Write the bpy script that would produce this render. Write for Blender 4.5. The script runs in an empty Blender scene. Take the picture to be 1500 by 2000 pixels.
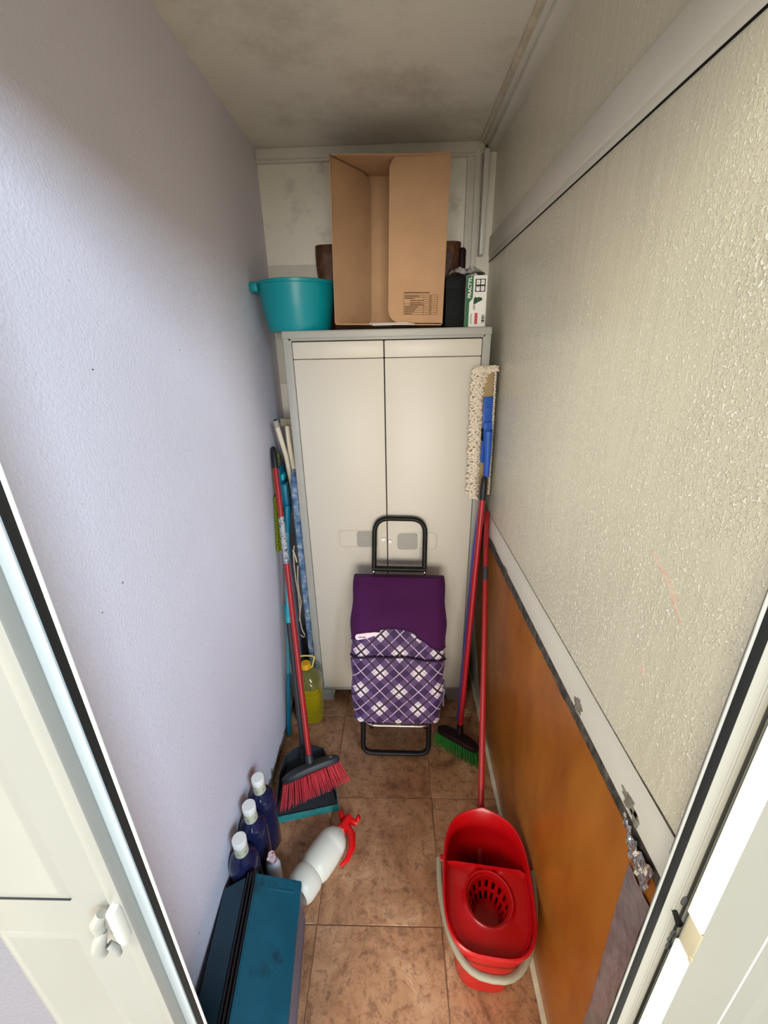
import bpy, bmesh, math, random
from mathutils import Matrix, Vector
S = bpy.context.scene
COL = S.collection
random.seed(7)
PI = math.pi

# ------------------------------------------------------------------ camera, world, lights, exposure
cd = bpy.data.cameras.new('camera')
cam = bpy.data.objects.new('camera', cd)
COL.objects.link(cam)
S.camera = cam
cd.sensor_fit = 'VERTICAL'
cd.sensor_height = 36.0
cd.lens = 808.0 / 2000.0 * 36.0
cd.clip_start = 0.02
_d = Vector((21, -319, 808)).normalized()
_v = Vector((42, 2050, 808)).normalized()
_v = (_v - _d * _v.dot(_d)).normalized()
_x = _v.cross(_d)
_R = Matrix((_x, _d, -_v))                       # photo camera axes -> world
_c = [_R.col[0], -_R.col[1], -_R.col[2]]
cam.matrix_world = Matrix(((_c[0].x, _c[1].x, _c[2].x, 0), (_c[0].y, _c[1].y, _c[2].y, 0),
                           (_c[0].z, _c[1].z, _c[2].z, 1.745), (0, 0, 0, 1)))

w = bpy.data.worlds.new('sky')
S.world = w
w.use_nodes = True
bg = w.node_tree.nodes['Background']
bg.inputs[0].default_value = (0.86, 0.93, 1.0, 1)
bg.inputs[1].default_value = 0.3


def area(name, loc, target, size, power, color):
    l = bpy.data.lights.new(name, 'AREA')
    l.shape = 'RECTANGLE'
    l.size, l.size_y = size
    l.energy = power
    l.color = color
    o = bpy.data.objects.new(name, l)
    o.location = loc
    o.rotation_euler = (Vector(target) - Vector(loc)).to_track_quat('-Z', 'Y').to_euler()
    COL.objects.link(o)
    return o


area('daylight_right', (2.0, -2.3, 3.0), (-0.5, 0.9, 1.1), (1.2, 1.2), 195, (0.68, 0.84, 1.0))
area('daylight_left', (-1.9, -1.9, 3.1), (0.4, 0.8, 1.2), (1.6, 1.6), 115, (1.0, 0.96, 0.82))
area('frontal_fill', (0.1, -14.0, 2.0), (0.0, 2.0, 1.5), (7.6, 3.8), 1700, (1.0, 0.955, 0.875))  # added fill far behind the camera, lifts the deep interior

sl = bpy.data.lights.new('sun', 'SUN')               # low cross sun grazing the outside of the doorway
sl.energy = 7.0
sl.angle = math.radians(1.0)
sl.color = (1.0, 0.97, 0.9)
so = bpy.data.objects.new('sun', sl)
so.rotation_euler = Vector((1.0, 0.03, -0.85)).to_track_quat('-Z', 'Y').to_euler()
COL.objects.link(so)

vs = S.view_settings
vs.view_transform = 'Standard'
vs.look = 'None'
vs.gamma = 1
vs.use_curve_mapping = False
vs.exposure = 0.0


# ------------------------------------------------------------------ materials
def lin(c):
    out = []
    for v in c:
        v /= 255.0
        out.append(v / 12.92 if v <= 0.04045 else ((v + 0.055) / 1.055) ** 2.4)
    return (*out, 1)


def nodes_of(name):
    m = bpy.data.materials.new(name)
    m.use_nodes = True
    nt = m.node_tree
    return m, nt, nt.nodes['Principled BSDF'], nt.nodes, nt.links


def coords(N, L, scale=(1, 1, 1), kind='Object', rot=(0, 0, 0)):
    tc = N.new('ShaderNodeTexCoord')
    mp = N.new('ShaderNodeMapping')
    mp.inputs['Scale'].default_value = scale
    mp.inputs['Rotation'].default_value = rot
    L.new(tc.outputs[kind], mp.inputs[0])
    return mp.outputs[0]


def noise(N, L, vec, scale, detail=4, rough=0.55, dist=0.0):
    n = N.new('ShaderNodeTexNoise')
    n.inputs['Scale'].default_value = scale
    n.inputs['Detail'].default_value = detail
    n.inputs['Roughness'].default_value = rough
    n.inputs['Distortion'].default_value = dist
    L.new(vec, n.inputs['Vector'])
    return n.outputs[0]


def ramp(N, L, fac, stops):
    r = N.new('ShaderNodeValToRGB')
    e = r.color_ramp.elements
    while len(e) < len(stops):
        e.new(0.5)
    for k, (p, c) in enumerate(stops):
        e[k].position = p
        e[k].color = c if len(c) == 4 else (*c, 1)
    L.new(fac, r.inputs[0])
    return r.outputs[0]


def mixc(N, L, fac, a, b, blend='MIX'):
    m = N.new('ShaderNodeMix')
    m.data_type = 'RGBA'
    m.blend_type = blend
    for sock, val in ((m.inputs[0], fac), (m.inputs[6], a), (m.inputs[7], b)):
        if hasattr(val, 'links'):
            L.new(val, sock)
        else:
            sock.default_value = val
    return m.outputs[2]


def math_(N, L, op, a, b=None, c=None, clamp=False):
    m = N.new('ShaderNodeMath')
    m.operation = op
    m.use_clamp = clamp
    for k, v in enumerate((a, b, c)):
        if v is None:
            continue
        if hasattr(v, 'links'):
            L.new(v, m.inputs[k])
        else:
            m.inputs[k].default_value = v
    return m.outputs[0]


def bump(N, L, bsdf, height, strength, dist):
    b = N.new('ShaderNodeBump')
    b.inputs['Strength'].default_value = strength
    b.inputs['Distance'].default_value = dist
    L.new(height, b.inputs['Height'])
    L.new(b.outputs[0], bsdf.inputs['Normal'])


def mat(name, rgb, rough=0.5, metal=0.0, spec=0.5, var=0.0, vscale=8, bmp=None, coat=0.0, trans=0.0, ior=1.45, sheen=0.0, dirt=None):
    m, nt, b, N, L = nodes_of(name)
    c = lin(rgb)
    b.inputs['Base Color'].default_value = c
    b.inputs['Roughness'].default_value = rough
    b.inputs['Metallic'].default_value = metal
    b.inputs['Specular IOR Level'].default_value = spec
    b.inputs['Coat Weight'].default_value = coat
    b.inputs['Transmission Weight'].default_value = trans
    b.inputs['IOR'].default_value = ior
    b.inputs['Sheen Weight'].default_value = sheen
    if var or bmp or dirt:
        vec = coords(N, L)
    col = None
    if var:
        f = noise(N, L, vec, vscale, 5)
        lo = tuple(x * (1 - var) for x in c[:3])
        hi = tuple(min(1, x * (1 + var)) for x in c[:3])
        col = ramp(N, L, f, [(0.3, lo), (0.7, hi)])
        L.new(col, b.inputs['Base Color'])
    if dirt:
        rgb2, sc, thr = dirt
        f = noise(N, L, vec, sc, 6, 0.65)
        k = ramp(N, L, f, [(thr, (0, 0, 0)), (thr + 0.1, (1, 1, 1))])
        col = mixc(N, L, k, col if col is not None else c, lin(rgb2))
        L.new(col, b.inputs['Base Color'])
    if bmp:
        sc, st, ds = bmp
        bump(N, L, b, noise(N, L, vec, sc, 3), st, ds)
    return m


def plaster(name, rgb, scale, strength, stain=None, low_dirt=False):
    m, nt, b, N, L = nodes_of(name)
    vec = coords(N, L)
    c = lin(rgb)
    f = noise(N, L, vec, 2.2, 4)
    col = ramp(N, L, f, [(0.3, tuple(x * 0.94 for x in c[:3])), (0.7, c[:3])])
    sp = noise(N, L, vec, 55, 2)
    spk = ramp(N, L, sp, [(0.765, (0, 0, 0)), (0.785, (1, 1, 1))])
    col = mixc(N, L, spk, col, lin((70, 62, 60)))
    if stain:
        rgb2, sc, thr, amt = stain
        g = noise(N, L, vec, sc, 7, 0.68)
        k = ramp(N, L, g, [(thr, (0, 0, 0)), (thr + 0.2, (amt, amt, amt))])
        col = mixc(N, L, k, col, lin(rgb2))
    if low_dirt:
        sx = N.new('ShaderNodeSeparateXYZ')
        L.new(vec, sx.inputs[0])
        g = noise(N, L, vec, 14, 6, 0.7)
        hgt = math_(N, L, 'MULTIPLY_ADD', g, -0.16, sx.outputs[2])
        k = math_(N, L, 'LESS_THAN', hgt, -0.028)
        g2 = noise(N, L, vec, 60, 5, 0.7)
        dc = ramp(N, L, g2, [(0.35, lin((70, 56, 44))), (0.7, lin((150, 130, 112)))])
        col = mixc(N, L, k, col, dc)
    L.new(col, b.inputs['Base Color'])
    b.inputs['Roughness'].default_value = 0.62
    h = noise(N, L, vec, scale, 3, 0.6)
    bump(N, L, b, h, strength, 0.004)
    return m


def beaded(name, rgb):
    """old painted polystyrene sheet: streaked, with glossy raised beads in drifts"""
    m, nt, b, N, L = nodes_of(name)
    vec = coords(N, L)
    vv = coords(N, L, (1, 26, 1.3))
    c = lin(rgb)
    st = noise(N, L, vv, 3.2, 5, 0.6)
    big = noise(N, L, vec, 1.7, 3)
    col = ramp(N, L, st, [(0.25, tuple(x * 0.76 for x in c[:3])), (0.75, tuple(x * 0.87 for x in c[:3]))])
    vo = N.new('ShaderNodeTexVoronoi')
    vo.feature = 'SMOOTH_F1'
    vo.inputs['Scale'].default_value = 175
    vo.inputs['Smoothness'].default_value = 0.25
    L.new(vec, vo.inputs['Vector'])
    bead = math_(N, L, 'SUBTRACT', 0.72, vo.outputs['Distance'], clamp=True)
    drift = noise(N, L, vec, 2.6, 7, 0.75, 0.6)
    sx = N.new('ShaderNodeSeparateXYZ')
    L.new(vec, sx.inputs[0])
    low = math_(N, L, 'MULTIPLY_ADD', sx.outputs[2], -0.14, 0.22)      # more beads show low down
    dr = math_(N, L, 'ADD', drift, low)
    mask = ramp(N, L, dr, [(0.42, (0.2, 0.2, 0.2)), (0.62, (1, 1, 1))])
    vf = coords(N, L, (1, 1.0, 0.7))
    fl_ = noise(N, L, vf, 185, 3, 0.65)
    fleck = ramp(N, L, fl_, [(0.53, (0, 0, 0)), (0.59, (1, 1, 1))])
    fk = math_(N, L, 'MULTIPLY', fleck, mask)
    h = math_(N, L, 'MULTIPLY', math_(N, L, 'MULTIPLY', bead, mask), 0.5)
    h = math_(N, L, 'MULTIPLY_ADD', fk, 0.9, h)
    h = math_(N, L, 'MULTIPLY_ADD', st, 0.3, h)
    col = mixc(N, L, math_(N, L, 'MULTIPLY', fk, 1.0), col, lin((255, 253, 236)))  # sparkle off the glossy beads painted as white flecks
    pit = ramp(N, L, fl_, [(0.30, (1, 1, 1)), (0.44, (0, 0, 0))])
    gk = math_(N, L, 'MULTIPLY', math_(N, L, 'MULTIPLY', pit, mask), 0.25)
    col = mixc(N, L, gk, col, lin((140, 132, 108)))
    L.new(col, b.inputs['Base Color'])
    b.inputs['Roughness'].default_value = 0.2
    b.inputs['Specular IOR Level'].default_value = 1.0
    bump(N, L, b, h, 0.8, 0.0024)
    return m


def tile_mat():
    m, nt, b, N, L = nodes_of('marbled_brown_tile')
    tc = N.new('ShaderNodeTexCoord')
    oi = N.new('ShaderNodeObjectInfo')
    off = N.new('ShaderNodeVectorMath')
    off.operation = 'MULTIPLY_ADD'
    cx = N.new('ShaderNodeCombineXYZ')
    L.new(oi.outputs['Random'], cx.inputs[0])
    L.new(oi.outputs['Random'], cx.inputs[1])
    L.new(cx.outputs[0], off.inputs[0])
    off.inputs[1].default_value = (7, 13, 0)
    L.new(tc.outputs['Object'], off.inputs[2])
    v = off.outputs[0]
    a = noise(N, L, v, 7, 8, 0.66, 0.8)
    b2 = noise(N, L, v, 34, 8, 0.74, 0.25)
    col = ramp(N, L, a, [(0.28, lin((118, 80, 54))), (0.46, lin((172, 124, 88))), (0.60, lin((190, 144, 107))), (0.75, lin((208, 166, 128)))])
    dk = ramp(N, L, b2, [(0.38, (1, 1, 1)), (0.50, (0, 0, 0))])
    dk2 = math_(N, L, 'MULTIPLY', dk, 0.55)
    col = mixc(N, L, dk2, col, lin((92, 58, 38)))
    vein = N.new('ShaderNodeTexNoise')
    vein.inputs['Scale'].default_value = 9
    vein.inputs['Detail'].default_value = 6
    vein.inputs['Distortion'].default_value = 2.2
    L.new(v, vein.inputs['Vector'])
    vn = math_(N, L, 'ABSOLUTE', math_(N, L, 'SUBTRACT', vein.outputs[0], 0.5))
    vk = ramp(N, L, vn, [(0.0, (0.32, 0.32, 0.32)), (0.02, (0, 0, 0))])
    col = mixc(N, L, vk, col, lin((80, 50, 32)))
    L.new(col, b.inputs['Base Color'])
    rg = ramp(N, L, b2, [(0.3, (0.5, 0.5, 0.5)), (0.7, (0.34, 0.34, 0.34))])
    L.new(rg, b.inputs['Roughness'])
    bump(N, L, b, a, 0.25, 0.004)
    return m


def plaid_mat():
    """diagonal tartan on the bag's own cloth coordinates (UV in metres)"""
    m, nt, b, N, L = nodes_of('purple_plaid_cloth')
    uv = N.new('ShaderNodeUVMap')
    uv.uv_map = 'UVMap'
    sx = N.new('ShaderNodeSeparateXYZ')
    L.new(uv.outputs[0], sx.inputs[0])
    p = 0.115

    def axis(sign):
        d = math_(N, L, 'MULTIPLY_ADD', sx.outputs[1], sign, sx.outputs[0])
        t = math_(N, L, 'MULTIPLY', d, 0.70711 / p)
        fr = math_(N, L, 'FRACT', math_(N, L, 'ADD', t, 100.5))
        return math_(N, L, 'ABSOLUTE', math_(N, L, 'SUBTRACT', fr, 0.5))   # 0 at the centre of the light stripe
    a1, a2 = axis(1), axis(-1)
    l1 = math_(N, L, 'LESS_THAN', a1, 0.225)
    l2 = math_(N, L, 'LESS_THAN', a2, 0.225)
    s = math_(N, L, 'ADD', l1, l2)
    s = math_(N, L, 'MULTIPLY', s, 0.5)
    r = N.new('ShaderNodeValToRGB')
    r.color_ramp.interpolation = 'CONSTANT'
    e = r.color_ramp.elements
    e[0].position = 0; e[0].color = lin((46, 14, 68))
    e[1].position = 0.4; e[1].color = lin((88, 60, 108))
    k = e.new(0.9); k.color = lin((226, 212, 222))
    L.new(s, r.inputs[0])
    col = r.outputs[0]
    for a in (a1, a2):                        # pale hairline through the dark squares
        pk = math_(N, L, 'GREATER_THAN', a, 0.483)
        col = mixc(N, L, pk, col, lin((196, 168, 198)))
    for a in (a1, a2):                        # thin dark line inside the pale stripe's edge
        q = math_(N, L, 'LESS_THAN', math_(N, L, 'ABSOLUTE', math_(N, L, 'SUBTRACT', a, 0.155)), 0.010)
        q = math_(N, L, 'MULTIPLY', q, 0.6)
        col = mixc(N, L, q, col, lin((52, 22, 60)))
    for a in (a1, a2):
        bk = math_(N, L, 'LESS_THAN', a, 0.033)
        col = mixc(N, L, bk, col, lin((34, 18, 32)))
    L.new(col, b.inputs['Base Color'])
    b.inputs['Roughness'].default_value = 0.7
    b.inputs['Sheen Weight'].default_value = 0.1
    bump(N, L, b, noise(N, L, coords(N, L), 420, 1), 0.15, 0.001)
    return m


def wood_board():
    m, nt, b, N, L = nodes_of('varnished_orange_board')
    vec = coords(N, L, (1, 1.2, 0.5))
    f = noise(N, L, vec, 4.5, 6, 0.6)
    col = ramp(N, L, f, [(0.3, lin((136, 74, 20))), (0.52, lin((164, 98, 30))), (0.75, lin((180, 114, 40)))])
    L.new(col, b.inputs['Base Color'])
    b.inputs['Roughness'].default_value = 0.34
    b.inputs['Coat Weight'].default_value = 0.25
    b.inputs['Coat Roughness'].default_value = 0.25
    bump(N, L, b, noise(N, L, coords(N, L), 9, 2), 0.12, 0.006)
    return m


def blotch(name, stops, scale, rough=0.6, detail=5, bmp=0.0, metal=0.0):
    m, nt, b, N, L = nodes_of(name)
    vec = coords(N, L)
    f = noise(N, L, vec, scale, detail, 0.65)
    L.new(ramp(N, L, f, [(p, lin(c)) for p, c in stops]), b.inputs['Base Color'])
    b.inputs['Roughness'].default_value = rough
    b.inputs['Metallic'].default_value = metal
    if bmp:
        bump(N, L, b, f, bmp, 0.006)
    return m


M = {}
M['left'] = plaster('lilac_wall_paint', (226, 222, 234), 150, 0.45, low_dirt=True)
M['ceil'] = plaster('ceiling_paint', (228, 222, 208), 110, 0.25, stain=((150, 140, 122), 3.5, 0.46, 0.4))
M['back'] = plaster('back_panel_paint', (242, 236, 222), 60, 0.15, stain=((150, 144, 130), 9, 0.55, 0.5))
M['outer'] = plaster('outer_plaster', (128, 126, 134), 120, 0.6)
M['bead'] = beaded('beaded_panel', (240, 234, 210))
M['tile'] = tile_mat()
M['grout'] = mat('grout', (142, 108, 80), 0.9, var=0.3, vscale=6)
M['ground'] = mat('outer_paving', (186, 178, 164), 0.9, var=0.1)
M['board'] = wood_board()
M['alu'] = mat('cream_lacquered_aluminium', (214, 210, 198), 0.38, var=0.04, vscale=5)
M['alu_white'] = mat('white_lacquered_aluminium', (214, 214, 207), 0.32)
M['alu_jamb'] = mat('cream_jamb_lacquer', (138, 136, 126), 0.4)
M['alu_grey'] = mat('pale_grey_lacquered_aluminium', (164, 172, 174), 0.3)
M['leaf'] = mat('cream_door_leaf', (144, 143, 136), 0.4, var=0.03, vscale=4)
M['leaf_r'] = mat('shaded_door_leaf', (126, 124, 114), 0.4, var=0.03, vscale=4)  # leaf colour darkened: shade on the right leaf put into its paint
M['gasket'] = mat('black_rubber', (7, 7, 8), 0.6, spec=0.15)
M['sealant'] = blotch('dark_sealant', [(0.35, (34, 32, 30)), (0.6, (84, 78, 70)), (0.75, (120, 112, 100))], 45, 0.8, bmp=0.5)
M['chip'] = blotch('bare_chipped_metal', [(0.35, (96, 92, 82)), (0.65, (150, 144, 130))], 90, 0.6)
M['foil'] = mat('foil_tape', (150, 146, 148), 0.32, metal=0.55, var=0.2, vscale=30, bmp=(38, 0.6, 0.006))
M['foil_torn'] = mat('torn_foil', (190, 188, 184), 0.22, metal=0.85, bmp=(60, 0.9, 0.008))
M['stripw'] = mat('stained_white_strip', (205, 196, 172), 0.6, var=0.2, vscale=20)
M['cab_grey'] = mat('grey_cabinet_plastic', (168, 166, 158), 0.5, bmp=(300, 0.08, 0.001))
M['cab_door'] = mat('ivory_cabinet_plastic', (206, 199, 185), 0.42, bmp=(260, 0.06, 0.001))
M['slider'] = mat('grey_slider_plastic', (158, 155, 146), 0.5)
M['teal'] = mat('teal_plastic', (4, 140, 150), 0.32, var=0.05)
M['card'] = mat('brown_cardboard', (176, 138, 102), 0.85, var=0.06, vscale=12, bmp=(90, 0.12, 0.002))
M['card_edge'] = mat('cardboard_edge', (196, 160, 120), 0.9)
M['print'] = mat('brown_print', (92, 62, 36), 0.9)
M['paper'] = mat('white_paper', (226, 220, 214), 0.8)
M['leather'] = blotch('worn_brown_leather', [(0.3, (48, 26, 18)), (0.55, (84, 50, 32)), (0.75, (120, 78, 50))], 26, 0.55, bmp=0.3)
M['leather_dark'] = mat('dark_brown_leather', (32, 16, 15), 0.55, spec=0.25, var=0.3)
M['black'] = mat('black_plastic', (20, 21, 22), 0.45)
M['blackbox'] = mat('black_card', (13, 15, 14), 0.6, spec=0.15)
M['wrap'] = mat('grey_plastic_wrap', (204, 202, 196), 0.3, bmp=(50, 0.5, 0.005))
M['white'] = mat('white_plastic', (234, 232, 226), 0.35)
M['whitebox'] = mat('white_carton', (232, 228, 220), 0.55)
M['green'] = mat('green_print', (26, 98, 56), 0.6)
M['green_d'] = mat('dark_green_print', (14, 62, 30), 0.6)
M['redprint'] = mat('red_print', (196, 66, 70), 0.6)
M['ink'] = mat('black_print', (26, 26, 24), 0.6)
M['purple'] = mat('purple_cloth', (66, 14, 68), 0.8, sheen=0.05, spec=0.25, bmp=(420, 0.15, 0.001), var=0.06, vscale=6)
M['plaid'] = plaid_mat()
M['trim_dark'] = mat('dark_purple_piping', (42, 16, 52), 0.7)
M['pinktag'] = mat('pale_pink_tag', (240, 214, 226), 0.5)
M['tube'] = mat('black_lacquered_tube', (20, 20, 18), 0.45, spec=0.25)
M['chrome'] = mat('chrome', (216, 210, 200), 0.16, metal=1.0)
M['redpole'] = mat('red_lacquered_pole', (158, 30, 34), 0.35)
M['crimson'] = mat('crimson_lacquered_pole', (168, 22, 34), 0.35)
M['redbr'] = mat('pink_red_bristle', (208, 64, 72), 0.5)
M['greenbr'] = mat('green_bristle', (40, 124, 48), 0.5)
M['charcoal'] = mat('charcoal_plastic', (52, 54, 58), 0.45, var=0.1)
M['turq'] = mat('turquoise_plastic', (20, 176, 184), 0.35)
M['turq_d'] = mat('turquoise_lip', (44, 138, 134), 0.5, dirt=((24, 80, 84), 30, 0.6))
M['bluepole'] = mat('light_blue_pole', (72, 160, 186), 0.35)
M['tealmop'] = mat('teal_mop_plastic', (16, 118, 146), 0.35)
M['lime'] = mat('lime_chenille', (138, 152, 34), 0.9)
M['lime_d'] = mat('dull_lime_cloth', (150, 150, 104), 0.9)
M['cream'] = mat('cream_lacquered_tube', (224, 210, 184), 0.4, var=0.06)
M['cord'] = mat('cream_cord', (222, 204, 176), 0.7)
M['cover'] = blotch('blue_printed_cover', [(0.32, (52, 78, 120)), (0.48, (96, 126, 160)), (0.60, (146, 164, 182)), (0.68, (214, 216, 206))], 26, 0.8)
M['label'] = blotch('printed_sleeve', [(0.38, (30, 36, 70)), (0.5, (190, 190, 190)), (0.62, (60, 70, 110))], 70, 0.4)
M['oil'] = mat('sunflower_oil', (196, 176, 16), 0.05, spec=0.8, trans=0.35, ior=1.35, coat=0.6)
M['pet'] = mat('clear_bottle_plastic', (176, 172, 96), 0.05, trans=0.7, ior=1.3, coat=0.6)
M['oilcap'] = mat('orange_yellow_cap', (240, 176, 6), 0.35)
M['oilhandle'] = mat('yellow_plastic_handle', (236, 206, 96), 0.4)
M['bluebottle'] = mat('dark_blue_plastic', (30, 35, 70), 0.16, trans=0.08, ior=1.3, coat=0.5)
M['necklabel'] = blotch('neck_label', [(0.42, (214, 212, 190)), (0.6, (186, 186, 160)), (0.7, (90, 104, 50))], 60, 0.5)
M['palebottle'] = mat('pale_blue_bottle', (206, 222, 236), 0.3)
M['pinkcap'] = blotch('stained_pink_cap', [(0.45, (230, 206, 206)), (0.58, (150, 70, 70))], 50, 0.5)
M['milk'] = mat('milky_plastic', (214, 211, 196), 0.4)
M['redp'] = mat('red_plastic', (214, 12, 16), 0.3)
M['redbucket'] = mat('bucket_red', (178, 8, 14), 0.28, spec=0.5)
M['handle'] = mat('grey_beige_handle', (142, 134, 112), 0.5)
M['tealsteel'] = mat('teal_enamelled_steel', (6, 80, 100), 0.4, var=0.14, vscale=14, dirt=((10, 44, 54), 11, 0.58))
M['tealdark'] = mat('dark_teal_steel', (6, 52, 68), 0.42, var=0.15, vscale=12)
M['steelgrey'] = mat('violet_grey_steel', (104, 102, 118), 0.42, var=0.12)
M['rail'] = mat('dark_steel_rail', (34, 32, 36), 0.4, metal=0.4)
M['chen'] = mat('off_white_chenille', (226, 212, 192), 0.95)
M['tan'] = mat('tan_pad_cloth', (166, 142, 104), 0.9, bmp=(200, 0.3, 0.001))
M['royal'] = mat('royal_blue_plastic', (40, 88, 178), 0.35)
M['violet'] = mat('blue_violet_pole', (84, 84, 160), 0.35)
M['dust'] = mat('plaster_crumb', (196, 176, 150), 0.9)


# ------------------------------------------------------------------ mesh helpers
class MB:
    def __init__(self):
        self.v, self.f, self.uv = [], [], None

    def add(self, vs_, fs_, T=None):
        n = len(self.v)
        self.v += [tuple(T @ Vector(p)) if T is not None else tuple(p) for p in vs_]
        self.f += [tuple(i + n for i in f) for f in fs_]
        return self

    def bm(self, b, T=None):
        b.verts.index_update()
        self.add([v.co[:] for v in b.verts], [[v.index for v in f.verts] for f in b.faces], T)
        b.free()
        return self

    def box(self, x0, x1, y0, y1, z0, z1, r=0.0, seg=2, T=None):
        b = bmesh.new()
        bmesh.ops.create_cube(b, size=1.0)
        for v in b.verts:
            v.co = Vector(((x0 + x1) / 2 + v.co.x * (x1 - x0), (y0 + y1) / 2 + v.co.y * (y1 - y0), (z0 + z1) / 2 + v.co.z * (z1 - z0)))
        if r > 0:
            r = min(r, 0.49 * min(abs(x1 - x0), abs(y1 - y0), abs(z1 - z0)))
            bmesh.ops.bevel(b, geom=list(b.edges), offset=r, segments=seg, profile=0.5, affect='EDGES', clamp_overlap=True)
        return self.bm(b, T)

    def loft(self, rings, cap0=True, cap1=True, T=None, closed=False):
        n = len(rings[0])
        vs_ = [p for r in rings for p in r]
        fs_ = []
        m = len(rings)
        for i in range(m if closed else m - 1):
            j = (i + 1) % m
            for k in range(n):
                l = (k + 1) % n
                fs_.append((i * n + k, i * n + l, j * n + l, j * n + k))
        if not closed:
            if cap0:
                fs_.append(tuple(reversed(range(n))))
            if cap1:
                fs_.append(tuple((m - 1) * n + k for k in range(n)))
        return self.add(vs_, fs_, T)

    def tube(self, pts, r, n=12, T=None, closed=False, flat=1.0):
        P = [Vector(p) for p in pts]
        R_ = r if isinstance(r, (list, tuple)) else [r] * len(P)
        rings, up = [], None
        for i, p in enumerate(P):
            a = P[i - 1] if (i > 0 or closed) else P[i]
            c = P[(i + 1) % len(P)] if (i < len(P) - 1 or closed) else P[i]
            t = (c - a).normalized()
            if up is None:
                up = Vector((0, 0, 1)) if abs(t.z) < 0.9 else Vector((0, 1, 0))
            s = t.cross(up).normalized()
            up = s.cross(t).normalized()
            rings.append([p + s * (R_[i] * math.cos(2 * PI * k / n)) + up * (R_[i] * flat * math.sin(2 * PI * k / n)) for k in range(n)])
        return self.loft(rings, T=T, closed=closed)

    def lathe(self, prof, c=(0, 0, 0), n=28, T=None, sx=1, sy=1, cap0=True, cap1=True):
        rings = [[(c[0] + r * sx * math.cos(2 * PI * k / n), c[1] + r * sy * math.sin(2 * PI * k / n), c[2] + z) for k in range(n)] for r, z in prof]
        return self.loft(rings, cap0, cap1, T)

    def prism(self, poly, d0, d1, T):
        """poly in local xy, extruded along local z from d0 to d1, then placed with T"""
        n = len(poly)
        return self.loft([[(x, y, d0) for x, y in poly], [(x, y, d1) for x, y in poly]], T=T)

    def ball(self, c, rx, ry=None, rz=None, T=None, n=10, m=6):
        ry = ry or rx
        rz = rz or rx
        rings = []
        for i in range(1, m):
            a = -PI / 2 + PI * i / m
            rings.append([(c[0] + rx * math.cos(a) * math.cos(2 * PI * k / n), c[1] + ry * math.cos(a) * math.sin(2 * PI * k / n), c[2] + rz * math.sin(a)) for k in range(n)])
        return self.loft(rings, T=T)

    def grid(self, fn, nu, nv):
        vs_ = [fn(i / nu, j / nv) for j in range(nv + 1) for i in range(nu + 1)]
        w_ = nu + 1
        return self.add(vs_, [(j * w_ + i, j * w_ + i + 1, (j + 1) * w_ + i + 1, (j + 1) * w_ + i) for j in range(nv) for i in range(nu)])

    def xform(self, T):
        self.v = [tuple(T @ Vector(p)) for p in self.v]
        return self

    def obj(self, name, m, parent=None, flip=False, angle=41, uv=None, kind=None):
        off = Vector((0, 0, 0))
        p = parent
        while p is not None:
            off += p.location
            p = p.parent
        me = bpy.data.meshes.new(name)
        me.from_pydata([(a - off.x, b_ - off.y, c - off.z) for a, b_, c in self.v], [], self.f)
        b = bmesh.new()
        b.from_mesh(me)
        bmesh.ops.recalc_face_normals(b, faces=b.faces)
        b.to_mesh(me)
        b.free()
        if uv is not None:
            l = me.uv_layers.new(name='UVMap')
            for lp in me.loops:
                l.data[lp.index].uv = uv[lp.vertex_index]
        for pl in me.polygons:
            pl.use_smooth = True
        me.set_sharp_from_angle(angle=math.radians(angle))
        me.materials.append(m)
        o = bpy.data.objects.new(name, me)
        COL.objects.link(o)
        if parent is not None:
            o.parent = parent
        if kind:
            o['kind'] = kind
        return o


def tag(o, label, cat=None, group=None, kind=None):
    o['label'] = label
    if cat:
        o['category'] = cat
    if group:
        o['group'] = group
    if kind:
        o['kind'] = kind
    return o


def thing(name, label, cat, loc, group=None):
    o = bpy.data.objects.new(name, None)
    o.empty_display_size = 0.05
    o.location = loc
    COL.objects.link(o)
    return tag(o, label, cat, group)


def struct(o, label):
    o['kind'] = 'structure'
    o['label'] = label
    return o


def rrect(hw, hh, r, n=5, cx=0.0, cy=0.0):
    pts = []
    for sx, sy, a0 in ((1, 1, 0), (-1, 1, 90), (-1, -1, 180), (1, -1, 270)):
        for k in range(n + 1):
            a = math.radians(a0 + 90 * k / n)
            pts.append((cx + sx * (hw - r) + r * math.cos(a), cy + sy * (hh - r) + r * math.sin(a)))
    return pts


def arc_path(corners, r, n=6):
    """polyline through corners with rounded bends"""
    P = [Vector(p) for p in corners]
    out = [P[0]]
    for i in range(1, len(P) - 1):
        a = (P[i - 1] - P[i]).normalized()
        b = (P[i + 1] - P[i]).normalized()
        p0, p1 = P[i] + a * r, P[i] + b * r
        for k in range(n + 1):
            t = k / n
            out.append(p0 * (1 - t) ** 2 + P[i] * 2 * t * (1 - t) + p1 * t * t)
    out.append(P[-1])
    return out


XZ = Matrix(((1, 0, 0, 0), (0, 0, -1, 0), (0, 1, 0, 0), (0, 0, 0, 1)))     # local xy -> world xz, local +z -> world -y (towards the door)


def on_front(x, y, z):
    return Matrix.Translation((x, y, z)) @ XZ


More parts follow.
